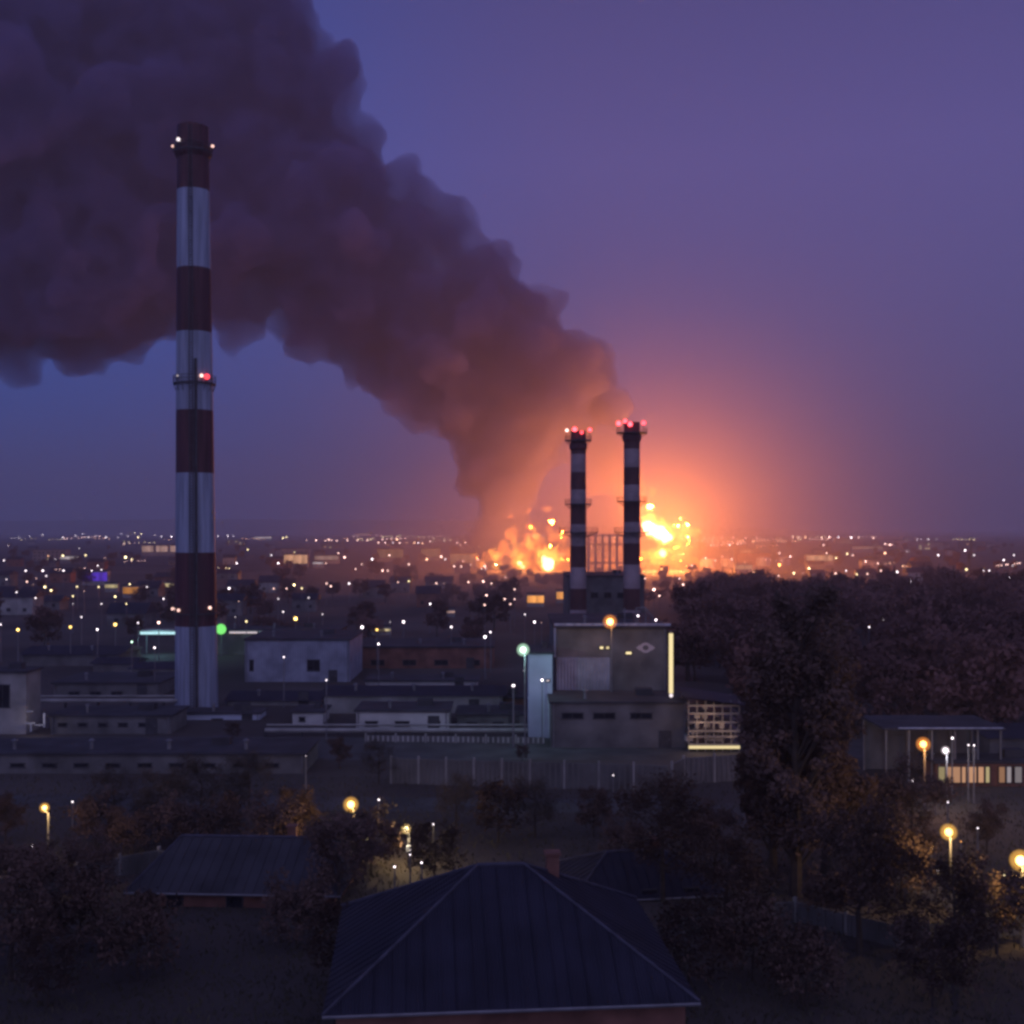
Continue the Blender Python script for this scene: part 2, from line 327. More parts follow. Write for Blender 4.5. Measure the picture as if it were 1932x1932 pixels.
# ------------------------------------------------------------------ tall chimney, left
def chimney(label, cx0, cx1, Y, bands, r_top, r_bot, plats, group=None, pipe=True, crown=True):
    """bands: rows from top to bottom alternately red, white"""
    base = P(cx1, 0, Y); base.z = 0
    t = thing('striped_chimney', label, 'chimney', base, group)
    ztop = P(0, bands[0], Y).z
    def rad(z): return r_bot + (r_top - r_bot) * (z / ztop)
    def cxx(z): return (cx0 - cx1) / F * Y * (z / ztop)
    for i in range(len(bands) - 1):
        z1 = P(0, bands[i], Y).z; z0 = max(P(0, bands[i + 1], Y).z, 0)
        b = MB(); n = 6
        b.rings([(cxx(z0 + (z1 - z0) * k / n), 0, z0 + (z1 - z0) * k / n, rad(z0 + (z1 - z0) * k / n)) for k in range(n + 1)], 40)
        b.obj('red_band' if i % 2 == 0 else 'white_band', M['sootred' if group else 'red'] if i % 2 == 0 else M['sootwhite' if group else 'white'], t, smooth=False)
    if crown:
        b = MB().rings([(cxx(ztop), 0, ztop - 5, rad(ztop)), (cxx(ztop), 0, ztop - 4.4, rad(ztop) + .35), (cxx(ztop), 0, ztop - 3.2, rad(ztop) + .35), (cxx(ztop), 0, ztop - 2.8, rad(ztop))], 40)
        b.obj('crown_ring', M['red'], t)
    for (y, w, lamps) in plats:
        z = P(0, y, Y).z; x0 = cxx(z); r = rad(z); ro = w / 2 / F * Y
        p = MB(); seg = 32
        for k in range(seg):
            a, a2 = 2 * math.pi * k / seg, 2 * math.pi * (k + 1) / seg
            ring = []
            for q in (a, a2):
                ring.append([(x0 + rr * math.cos(q), rr * math.sin(q), z + dz) for rr, dz in ((r * 0.97, 0), (ro, 0), (ro, 0.22), (r * 0.97, 0.22))])
            A, B = ring
            for u in range(4): p.face([A[u], B[u], B[(u + 1) % 4], A[(u + 1) % 4]])
        for k in range(16):
            a = 2 * math.pi * k / 16; p.tube((x0 + ro * math.cos(a), ro * math.sin(a), z + .2), (x0 + ro * math.cos(a), ro * math.sin(a), z + 1.3), .05, .05, 4)
            a2 = 2 * math.pi * (k + 1) / 16
            for dz in (.75, 1.3): p.tube((x0 + ro * math.cos(a), ro * math.sin(a), z + dz), (x0 + ro * math.cos(a2), ro * math.sin(a2), z + dz), .045, .045, 4)
            p.tube((x0 + ro * math.cos(a), ro * math.sin(a), z), (x0 + r * .98 * math.cos(a), r * .98 * math.sin(a), z - 1.2), .05, .05, 4)
        p.obj('gallery', M['darksteel'], t)
        for (lx, ly, c, d, s) in lamps:
            q = P(lx, ly, Y) - base; q.y = -math.sqrt(max(ro * ro - (q.x - x0) ** 2, 0.05)) - 0.05
            h = MB().ball((q.x, q.y, q.z), d / 2, 0, 10, 6); h.box((q.x, q.y, q.z - d / 2 - .1), (.2, .2, .25), 1)
            h.tube((q.x, q.y, q.z - d / 2 - .2), (q.x, q.y * .97, z + .1), .05, .05, 4, 1)
            h.obj('warning_lamp', [E(c, s), M['darksteel']], t)
    if pipe:
        lb = MB(); n = 40
        for k in range(n):
            z0, z1 = ztop * 0.985 * k / n + 1, ztop * 0.985 * (k + 1) / n + 1
            a, b2 = rad(z0) + .35, rad(z1) + .35
            for dx in (-.28, .28):
                lb.tube((cxx(z0) + dx + .3, -a, z0), (cxx(z1) + dx + .3, -b2, z1), .07, .07, 4)
            for q in range(5):
                z = z0 + (z1 - z0) * q / 5; lb.box((cxx(z) + .3, -a, z), (.56, .08, .08))
            lb.box((cxx(z0) + .3, -rad(z0) - .17, z0), (.15, .4, .1))
        lb.obj('ladder', M['darksteel'], t)
        pb = MB()
        for k in range(n):
            z0, z1 = ztop * 0.60 * k / n, ztop * 0.60 * (k + 1) / n
            pb.tube((cxx(z0) + .95, -rad(z0) - .1, z0), (cxx(z1) + .95, -rad(z1) - .1, z1), .22, .22, 8)
        pb.obj('service_pipe', M['darksteel'], t)
    return t
YC = 180.0
chimney('very tall red and white striped chimney standing alone on the left', 364, 371, YC,
        [240, 361, 508, 628, 775, 893, 1042, 1180, 1342], 2.36, 3.25,
        [(290, 70, [(327, 277, 'p', .45, 1.4), (345, 273, 'w', .6, 1.5), (402, 277, 'p', .5, 1.6)]),
         (726, 78, [(389, 713, 'p', .55, 2.5), (397, 714, 'r', .9, 2.2), (344, 713, 'w', .3, .6)]),
         (1158, 84, [(329, 1148, 'p', .5, 2.0), (347, 1149, 'p', .5, 1.6), (403, 1145, 'p', .5, 2.2)])])
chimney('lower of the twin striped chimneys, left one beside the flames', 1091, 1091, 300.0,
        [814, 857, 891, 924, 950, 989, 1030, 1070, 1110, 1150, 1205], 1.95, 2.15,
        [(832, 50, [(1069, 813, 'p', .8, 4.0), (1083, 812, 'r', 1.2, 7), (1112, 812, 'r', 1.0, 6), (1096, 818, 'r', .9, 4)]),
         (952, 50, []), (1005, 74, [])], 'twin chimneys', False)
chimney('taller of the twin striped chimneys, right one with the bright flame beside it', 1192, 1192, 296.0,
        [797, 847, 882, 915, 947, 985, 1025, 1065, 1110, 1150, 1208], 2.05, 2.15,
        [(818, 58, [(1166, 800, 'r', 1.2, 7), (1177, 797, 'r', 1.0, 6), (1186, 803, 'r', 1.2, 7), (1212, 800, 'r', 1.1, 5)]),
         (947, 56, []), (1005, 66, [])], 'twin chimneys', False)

# ------------------------------------------------------------------ buildings
def building(name, label, x0, x1, ytop, Y, thick, wall='plaster', roof='roof2', windows=(), ybase=None, cat='building', group=None, kind='flat', winmat='glass', eave=0.3, ridge=2.0, lit_only=False):
    a, b = P(x0, ytop, Y), P(x1, ytop, Y); w = b.x - a.x; h = a.z; cx = (a.x + b.x) / 2
    t = thing(name, label, cat, (cx, Y + thick / 2, 0), group)
    MB().box((0, 0, h / 2), (w, thick, h)).obj('wall', M[wall], t)
    r = MB()
    if kind == 'flat':
        r.box((0, 0, h + .14), (w + 2 * eave, thick + 2 * eave, .28)); r.box((w * .22, thick * .1, h + .7), (min(2.2, w * .2), 1.6, .9))
    elif kind == 'gable':   # ridge along x
        e = eave + .3
        A = [(-w / 2 - e, -thick / 2 - e, h), (w / 2 + e, -thick / 2 - e, h), (w / 2 + e, 0, h + ridge), (-w / 2 - e, 0, h + ridge), (w / 2 + e, thick / 2 + e, h), (-w / 2 - e, thick / 2 + e, h)]
        r.face([A[0], A[1], A[2], A[3]]); r.face([A[3], A[2], A[4], A[5]]); r.face([A[1], A[4], A[2]]); r.face([A[0], A[3], A[5]]); r.face([A[0], A[5], A[4], A[1]])
    elif kind == 'front':   # gable end to the camera, ridge along y
        e = eave + .3
        A = [(-w / 2 - e, -thick / 2 - e, h), (0, -thick / 2 - e, h + ridge), (w / 2 + e, -thick / 2 - e, h), (-w / 2 - e, thick / 2 + e, h), (0, thick / 2 + e, h + ridge), (w / 2 + e, thick / 2 + e, h)]
        r.face([A[0], A[2], A[1]]); r.face([A[3], A[4], A[5]]); r.face([A[0], A[1], A[4], A[3]]); r.face([A[1], A[2], A[5], A[4]]); r.face([A[0], A[3], A[5], A[2]])
    ro = r.obj('roof', M[roof], t)
    if w > 9 and not lit_only:
        for k in range(int(w // 9)):
            v = MB(); vx = -w / 2 + 4.5 + 9 * k; vz = h + (.28 if kind == 'flat' else .35)
            v.tube((vx, -thick * .28, vz), (vx, -thick * .28, vz + 1.0), .22, .22, 8); v.tube((vx, -thick * .28, vz + 1.0), (vx, -thick * .28, vz + 1.25), .42, .1, 8); v.obj('roof_vent', M['steel'], ro)
        for sx in (-1, 1): MB().tube((sx * (w / 2 - .3), -thick / 2 - .12, 0), (sx * (w / 2 - .3), -thick / 2 - .12, h), .07, .07, 6).obj('downpipe', M['steel'], t)
        d_ = MB().box((w * .34, -thick / 2 - .03, 1.1), (1.6, .1, 2.2)).obj('door', M['darksteel'], t); MB().box((w * .34 + .5, -thick / 2 - .1, 1.1), (.08, .08, .3)).obj('handle', M['steel'], d_)
    for wd in windows:
        wx0, wy0, wx1, wy1 = wd[:4]; lit = wd[4] if len(wd) > 4 else None; s = wd[5] if len(wd) > 5 else 1.0
        p, q = P(wx0, wy0, Y), P(wx1, wy1, Y)
        lw, lh = q.x - p.x, p.z - q.z; c = ((p.x + q.x) / 2 - cx, -thick / 2, (p.z + q.z) / 2)
        f = MB()
        for (dx, dz, ww, hh) in ((0, lh / 2, lw + .24, .12), (0, -lh / 2, lw + .24, .12), (-lw / 2, 0, .12, lh - .12), (lw / 2, 0, .12, lh - .12)):
            f.box((c[0] + dx, c[1] - .03, c[2] + dz), (ww, .12, hh))
        nm = max(int(lw / 1.6), 0)
        for k in range(nm): f.box((c[0] - lw / 2 + lw * (k + 1) / (nm + 1), c[1] - .03, c[2]), (.08, .1, lh - .12))
        fo = f.obj('window', M['darksteel'], t)
        MB().box((c[0], c[1] - .01, c[2]), (lw - .1, .04, lh - .1)).obj('pane', E(lit, s) if lit else M['glass'], fo)
    return t

# main plant building in front of the twin chimneys
mb = building('plant_building', 'big square plant building with pale roof edge and ring emblem on its wall', 1048, 1258, 1186, 165, 26, 'darkconc', 'roof2',
     [(1131, 1219, 1139, 1225, 'y', 1.3), (1143, 1219, 1150, 1225, 'y', .9), (1128, 1240, 1138, 1246, 'y', 1.2), (1180, 1229, 1192, 1235, 'y', 1.3)], kind='flat')
b = MB(); zt = P(0, 1183, 165).z
def L(x, y, Y=165, o=mb): v = P(x, y, Y); return (v.x - o.location.x, v.y - o.location.y, v.z)
cA, cB = L(1048, 1181), L(1262, 1181)
b = MB()
b.box(((cA[0] + cB[0]) / 2, -13.5, cA[2] + .25), (cB[0] - cA[0] + .4, .3, .35))
b.box((cA[0] - .1, -13.4, L(0, 1212)[2]), (.3, .3, 4.2))
b.obj('rim_light_bar', M['white'], mb)  # white bars put in for the rim light along the roof edge
b = MB(); e1, e2 = L(1050, 1240), L(1150, 1325)
b.box(((e1[0] + e2[0]) / 2, -13.35, (e1[2] + e2[2]) / 2), (e2[0] - e1[0], .6, e1[2] - e2[2])); b.obj('cladding_panel', M['bluepanel'], mb)
# ring emblem: a ring with a small arrowhead at each side
em = MB(); ec = L(1218, 1222); ro_, ri_ = .85, .42; N = 24
for k in range(N):
    a, a2 = 2 * math.pi * k / N, 2 * math.pi * (k + 1) / N
    q = [(ec[0] + r * math.cos(t), -13.08, ec[2] + r * .85 * math.sin(t)) for r, t in ((ri_, a), (ro_, a), (ro_, a2), (ri_, a2))]
    em.face(q)
for sgn in (-1, 1): em.face([(ec[0] + sgn * .8, -13.09, ec[2] + .45), (ec[0] + sgn * 1.35, -13.09, ec[2]), (ec[0] + sgn * .8, -13.09, ec[2] - .45)])
em.obj('ring_emblem', M['emblem'], mb)
rr = MB()   # rooftop frames and lamps
for x in (1185, 1207, 1226, 1240):
    q = L(x, 1182); rr.tube((q[0], -8, q[2]), (q[0], -8, q[2] + (2.3 if x < 1230 else 1.0)), .1, .1, 5)
q1, q2 = L(1207, 1182), L(1226, 1182)
rr.tube((q1[0], -8, q1[2] + 2.3), (q2[0], -8, q2[2] + 2.3), .1, .1, 5); rr.tube((q2[0], -8, q2[2] + 2.2), (L(1240, 0)[0], -8, q2[2] + 1), .1, .1, 5)
rr.obj('roof_frame', M['steel'], mb)
building('plant_annex', 'low dark annex in front of the big plant building', 1040, 1296, 1327, 150, 10, 'darkconc', 'roof2', [(1060, 1345, 1100, 1356), (1120, 1345, 1160, 1356), (1190, 1345, 1230, 1356)])
pw = building('pump_house', 'narrow white tower block, tinted bluish, lit by the green lamp', 997, 1042, 1234, 157, 10, 'bluelit', 'roof2', [(1030, 1282, 1037, 1286, 'w', .8)], group=None)
building('boiler_house', 'hazy grey boiler house at the foot of the twin chimneys', 1072, 1216, 1088, 304, 30, 'darkconc', 'roof2', [(1115, 1118, 1128, 1128), (1140, 1118, 1153, 1128), (1165, 1118, 1178, 1128)])
# vertical yellow light column
lp = P(1266, 1308, 152); t = thing('light_column', 'tall vertical yellow light strip on a mast beside the plant building', 'light mast', (lp.x, 152, 0))
z0, z1 = P(0, 1308, 152).z, P(0, 1195, 152).z
MB().tube((0, .25, 0), (0, .25, z1 + .3), .16, .12, 8).obj('mast', M['steel'], t)
MB().box((0, 0, (z0 + z1) / 2), (.52, .2, z1 - z0)).obj('light_strip', E('y', 1.05, True), t)
MB().ball((0, -.1, P(0, 1312, 152).z), .25).obj('foot_lamp', E('w', 1.2), t)
# open multi-level rack, lit from inside
rk = P(1347, 1418, 147); t = thing('scaffold_rack', 'open steel rack building lit warm inside with bright yellow base strip', 'industrial rack', (rk.x, 147, 0))
wR = (1395 - 1299) / F * 147; zb = P(0, 1409, 147).z; zT = P(0, 1322, 147).z
fr = MB()
for k in range(7):
    for yy in (0, 6): fr.box((-wR / 2 + wR * k / 6, yy, zT / 2), (.12, .12, zT))
for z in (zb + .3, zb + 1.3, zb + 2.0, zb + 3.1, zb + 4.2, zb + 5.2):
    fr.box((0, 3, z), (wR, 6.2, .14)); fr.box((0, -.1, z), (wR, .1, .2))
for k in range(6): fr.tube((-wR / 2 + wR * k / 6, -.05, zb + .3), (-wR / 2 + wR * (k + 1) / 6, -.05, zb + 3), .04, .04, 4)
fr.obj('frame', M['steel'], t)
rf = MB(); rf.face([(-wR / 2 - .6, -1, zT + .6), (wR / 2 + .6, -1, zT - .4), (wR / 2 + .6, 7, zT - .2), (-wR / 2 - .6, 7, zT + .9)]); rf.face([(-wR / 2 - .6, 7, zT + .75), (wR / 2 + .6, 7, zT - .35), (wR / 2 + .6, -1, zT - .55), (-wR / 2 - .6, -1, zT + .45)])
rf.obj('roof', M['roof'], t)
MB().box((0, -.3, zb), (wR, .15, .36)).obj('light_strip', E('y', 0.9, True), t)
rnd = random.Random(4)
for k in range(26):
    MB().box((rnd.uniform(-wR / 2 + .3, wR * .2), rnd.uniform(1, 5), zb + rnd.choice((.75, 1.65, 2.55, 3.6, 4.65))), (rnd.uniform(.4, 1.1), rnd.uniform(.6, 1.4), rnd.uniform(.4, .8))).obj('stored_crate', M['plaster'], t)
for (lx, lz, le) in ((-.4, 1.2, 45), (-.25, 3.0, 70), (-.05, 4.4, 60), (.12, 2.6, 55), (.35, 1.2, 40), (-.38, 4.6, 45)): point(t, (wR * lx, -1.6, zb + lz), (1, .60, .36), le, .4)

# station canopy, right
cp = P(1780, 1480, 128); t = thing('canopy_hall', 'long open canopy hall with glowing orange windows on the right', 'industrial hall', (cp.x, 128, 0))
wC = (1892 - 1662) / F * 128; zC = P(0, 1374, 128).z
rf = MB(); rf.box((0, 4, zC - .02), (wC, 9, .22)); rf.obj('roof', M['roof2'], t)
rf = MB(); rf.box((.6, -.6, zC + .12), (wC * .86, .16, .16)); rf.obj('roof_edge', M['white'], t)
for k in range(6):
    po = MB().tube((-wC / 2 + .4 + (wC - .8) * k / 5, 0, 0), (-wC / 2 + .4 + (wC - .8) * k / 5, 0, zC), .12, .12, 6); po.obj('post', M['steel'], t); po = MB().tube((-wC / 2 + .4 + (wC - .8) * k / 5, 8, 0), (-wC / 2 + .4 + (wC - .8) * k / 5, 8, zC), .12, .12, 6).obj('post', M['steel'], t)
bw = MB(); bw.box((0, 8.3, zC / 2 - .2), (wC - 1, .3, zC - .6)); bw.obj('back_wall', M['darkconc'], t)
for (a, b2, c, s) in ((1770, 1783, 'y', .28), (1786, 1812, 's', .42), (1814, 1822, 's', .52), (1824, 1842, 's', .55), (1845, 1856, 's', .55), (1859, 1867, 'y', .45), (1884, 1896, 's', .28), (1899, 1908, 'w', .3), (1914, 1928, 'w', .18)):
    p, q = P(a, 1446, 127), P(b2, 1477, 127)
    f = MB().box(((p.x + q.x) / 2 - cp.x, -1.0, (p.z + q.z) / 2), (q.x - p.x + .1, .08, p.z - q.z + .1)).obj('window', M['darksteel'], t)
    MB().box(((p.x + q.x) / 2 - cp.x, -1.05, (p.z + q.z) / 2), (q.x - p.x - .1, .06, p.z - q.z - .1)).obj('pane', E(c, s), f)
building('gate_house', 'low dark building behind the canopy hall on the right edge', 1868, 1990, 1392, 140, 10, 'darkconc', 'roof', kind='gable', ridge=1.0)
building('window_shed', 'low shed under the canopy with a row of orange windows', 1766, 1990, 1440, 127.3, 4, 'brick', 'roof2')

# left side halls
building('left_hall', 'pale corner of a tall hall cut by the left edge', -70, 49, 1270, 160, 5, 'concrete', 'roof2', [(-8, 1292, 18, 1335), (-40, 1292, -14, 1335)])
gt = thing('lit_gate', 'small lit gate with pale bars beside the left hall', 'gate', (P(70, 1382, 159).x, 159, 0))
gb = MB()
for (x0, y0, x1, y1) in ((50, 1341, 62, 1343), (49, 1363, 66, 1366), (57, 1366, 60, 1381), (82, 1345, 85, 1372), (66, 1367, 86, 1369)):
    p, q = P(x0, y0, 159), P(x1, y1, 159); gb.box(((p.x + q.x) / 2 - gt.location.x, 0, (p.z + q.z) / 2), (q.x - p.x, .15, p.z - q.z))
gb.obj('bar', M['white'], gt); point(gt, (0, -1.0, 2.4), (1, .78, .6), 55, .2)
building('blue_hall', 'wide pale blue windowless hall right of the tall chimney', 462, 660, 1208, 215, 18, 'bluepanel', 'roof2', [(580, 1245, 603, 1266), (471, 1245, 478, 1266)])
building('long_shed', 'long low grey shed between the blue hall and the plant', 612, 948, 1312, 178, 10, 'concrete', 'roof', kind='gable', ridge=.9)
building('white_workshop', 'white workshop with three pale wall panels and dark windows', 672, 846, 1343, 162, 8, 'plaster', 'roof2',
         [(690, 1361, 712, 1370), (746, 1361, 772, 1370), (808, 1361, 830, 1370)])
building('small_white_shed', 'smallest white shed left of the white workshop', 552, 609, 1345, 168, 6, 'plaster', 'roof2', [(565, 1353, 575, 1361)])
building('chimney_base_shed', 'low white wall building tinted bluish at the foot of the tall chimney', 342, 490, 1347, 172, 4.5, 'bluelit', 'roof2', [(400, 1356, 420, 1364)])
building('far_left_shed', 'dark flat roofed shed between the left hall and chimney', 100, 300, 1290, 196, 14, 'darkconc', 'roof2', [(130, 1305, 150, 1315), (170, 1305, 190, 1315), (210, 1305, 230, 1315)])
building('ribbed_shed', 'ribbed roof shed left of the chimney with pale eaves', 246, 332, 1262, 212, 12, 'concrete', 'roof', kind='gable', ridge=.6)
building('rear_shed', 'dark rear shed beyond the ribbed shed', 40, 225, 1235, 240, 14, 'darkconc', 'roof', kind='gable', ridge=1.2)
building('brown_hall', 'wide dark brown hall right of the blue hall', 664, 930, 1222, 236, 18, 'brick', 'roof2', [(700, 1245, 725, 1255), (760, 1245, 785, 1255), (820, 1245, 845, 1255), (880, 1245, 905, 1255)])
building('yard_shed', 'dark long shed left of the tall chimney behind the long warehouse', 95, 322, 1352, 160, 8, 'darkconc', 'roof2', [(x, 1364, x + 16, 1371) for x in range(110, 300, 38)])
building('yard_shed', 'low shed with ribbed roof right of the tall chimney', 430, 600, 1322, 186, 9, 'concrete', 'roof', [(450, 1333, 465, 1339), (500, 1333, 515, 1339)], kind='gable', ridge=1.0)
building('yard_shed', 'flat roofed shed between the white workshop and pale tower', 862, 990, 1350, 166, 8, 'darkconc', 'roof2', [(880, 1362, 900, 1370), (930, 1362, 950, 1370)])
building('yard_shed', 'farthest flat shed behind the long low grey shed', 690, 900, 1286, 205, 8, 'plaster', 'roof2', [(x, 1296, x + 12, 1302) for x in range(705, 880, 34)])
building('yard_shed', 'wide dark shed behind the blue hall', 400, 640, 1190, 262, 12, 'darkconc', 'roof2', [(x, 1200, x + 12, 1206) for x in range(540, 630, 30)])
building('yard_shed', 'small dark shed left of the ribbed roof shed', 175, 250, 1252, 226, 8, 'darkconc', 'roof', kind='gable', ridge=.8)
building('yard_shed', 'narrow brick shed at the foot of the plant annex', 905, 992, 1318, 182, 6, 'brick', 'roof2', [(920, 1328, 932, 1334)])
for (xa, xb, yy_, Y_, lab) in ((500, 1000, 1378, 158, 'long overhead pipeline before the white workshop'), (60, 335, 1322, 178, 'long overhead pipeline left of the tall chimney')):
    A_, B_ = P(xa, yy_, Y_), P(xb, yy_, Y_); t = thing('pipeline', lab, 'pipeline', ((A_.x + B_.x) / 2, Y_, 0), 'overhead pipelines'); w_ = B_.x - A_.x
    for dz, r_ in ((0, .28), (.1, .18), (.55, .14)):
        MB().tube((-w_ / 2, dz * 2, A_.z + dz), (w_ / 2, dz * 2, A_.z + dz), r_, r_, 8).obj('pipe', M['concrete'], t)
    for k in range(int(w_ // 5) + 1): MB().box((-w_ / 2 + 5 * k, .3, A_.z / 2), (.2, .8, A_.z)).obj('support', M['darksteel'], t)
# long left warehouse roof band
building('long_warehouse', 'very long low warehouse with pale grey front on the left', -60, 575, 1424, 134, 9, 'darkconc', 'roof2', [(x, 1440, x + 26, 1448) for x in range(20, 560, 60)])
# walls and fences
def fence(label, pts, h, m, name='slab_fence', step=3.0):
    base = Vector((pts[0][0], pts[0][1], 0)); t = thing(name, label, 'fence', base)
    f = MB(); p = MB()
    for a, c in zip(pts[:-1], pts[1:]):
        a, c = Vector((*a, 0)), Vector((*c, 0)); d = c - a; n = max(int(d.length / step), 1); ang = math.atan2(d.y, d.x)
        for k in range(n):
            u = a + d * ((k + .5) / n) - base; f.box((u.x, u.y, h / 2 - .05), (d.length / n - .2, .12, h - .1), 0, ang)
            for q in range(6):
                r = a + d * ((k + (q + .5) / 6) / n) - base; f.box((r.x - .1 * math.sin(ang) * -1, r.y - .1, h / 2), (.16, .1, h - .3), 1, ang)
            w = a + d * (k / n) - base; MB().box((w.x, w.y, h / 2 + .1), (.22, .22, h + .2), 0, ang).obj('post', M['concrete'], t)
    f.obj('slab_panel', [M['darkconc'], m], t)
    return t
def GP(x, y): d = depth_of(y); v = P(x, y, d); return (v.x, v.y)
fence('long ribbed concrete slab fence across the middle foreground', [GP(738, 1478), GP(1000, 1486), GP(1262, 1494)], 2.9, M['slats'])
fence('pale slab fence corner right of the long ribbed fence', [GP(1268, 1492), GP(1290, 1480), GP(1405, 1472)], 3.0, M['slats'])
fence('low pale wall in front of the white workshop', [GP(690, 1400), GP(860, 1402), GP(1030, 1404)], 1.0, M['plaster'], 'low_wall')

fence('dark board garden fence behind the left foreground houses', [GP(-20, 1700), GP(300, 1640), GP(620, 1690)], 1.7, M['darkconc'], 'board_fence')
fence('dark board garden fence at the bottom right', [GP(1290, 1760), GP(1500, 1740), GP(1700, 1790), GP(1960, 1760)], 1.6, M['darkconc'], 'board_fence')
# canopies with light bars, behind the chimney
def lightbar(name, label, x0, x1, y, col, s, Y, h=0.5, cat='lit canopy', power=0, pc=None):
    a, b2 = P(x0, y, Y), P(x1, y, Y); w = b2.x - a.x; t = thing(name, label, cat, ((a.x + b2.x) / 2, Y, 0))
    MB().box((0, 2, a.z + h / 2 + .16), (w + .3, 5, .3)).obj('roof', M['concrete'], t)
    MB().box((0, -.6, a.z), (w, .15, h)).obj('light_strip', E(col, s), t)
    for k in (-1, 1): MB().tube((k * w * .42, 2, 0), (k * w * .42, 2, a.z + .2), .15, .15, 6).obj('post', M['steel'], t)
    if power: point(t, (0, -2.5, a.z - 1), pc, power, .5)
    return t
lightbar('lit_canopy', 'bright cyan lit canopy bar just left of the chimney foot', 266, 332, 1194, 'c', 1.1, 262, .55, power=900, pc=(.35, .85, 1))
lightbar('lit_canopy', 'long thin white light bar right of the green sign', 434, 486, 1193, 'w', .8, 262, .3)
lightbar('lit_canopy', 'short thin white light bar ending the row above the blue hall', 490, 530, 1193, 'c', .6, 262, .3)
gs = P(417, 1187, 258); t = thing('green_sign', 'round glowing green sign on a pole right of the chimney foot', 'sign', (gs.x, 258, 0))
MB().tube((0, .3, 0), (0, .3, gs.z), .15, .12, 6).obj('pole', M['steel'], t)
MB().ball((0, 0, gs.z), 1.15, 0, 16, 10, (1, .4, 1)).obj('sign_disc', E('g', 1.0), t); point(t, (0, -1.5, gs.z), (.2, 1, .2), 260, .4)

# ------------------------------------------------------------------ lamps
def ordw(n):
    return ['first', 'second', 'third', 'fourth', 'fifth', 'sixth', 'seventh', 'eighth', 'ninth', 'tenth', 'eleventh', 'twelfth', 'thirteenth', 'fourteenth', 'fifteenth', 'sixteenth',
            'seventeenth', 'eighteenth', 'nineteenth', 'twentieth'][n] if n < 20 else '%dth' % (n + 1) if (n + 1) % 10 not in (1, 2, 3) else '%d%s' % (n + 1, {1: 'st', 2: 'nd', 3: 'rd'}[(n + 1) % 10])
O = {'A': (0, 943.4), 'B': (471.7, 943.4), 'C': (943.4, 911.9), 'D': (1428.9, 943.4), 'e': (0, 1207.5), 'f': (471.7, 1207.5), 'g': (943.4, 1207.5), 'h': (1428.9, 1207.5)}
K = 0.2604
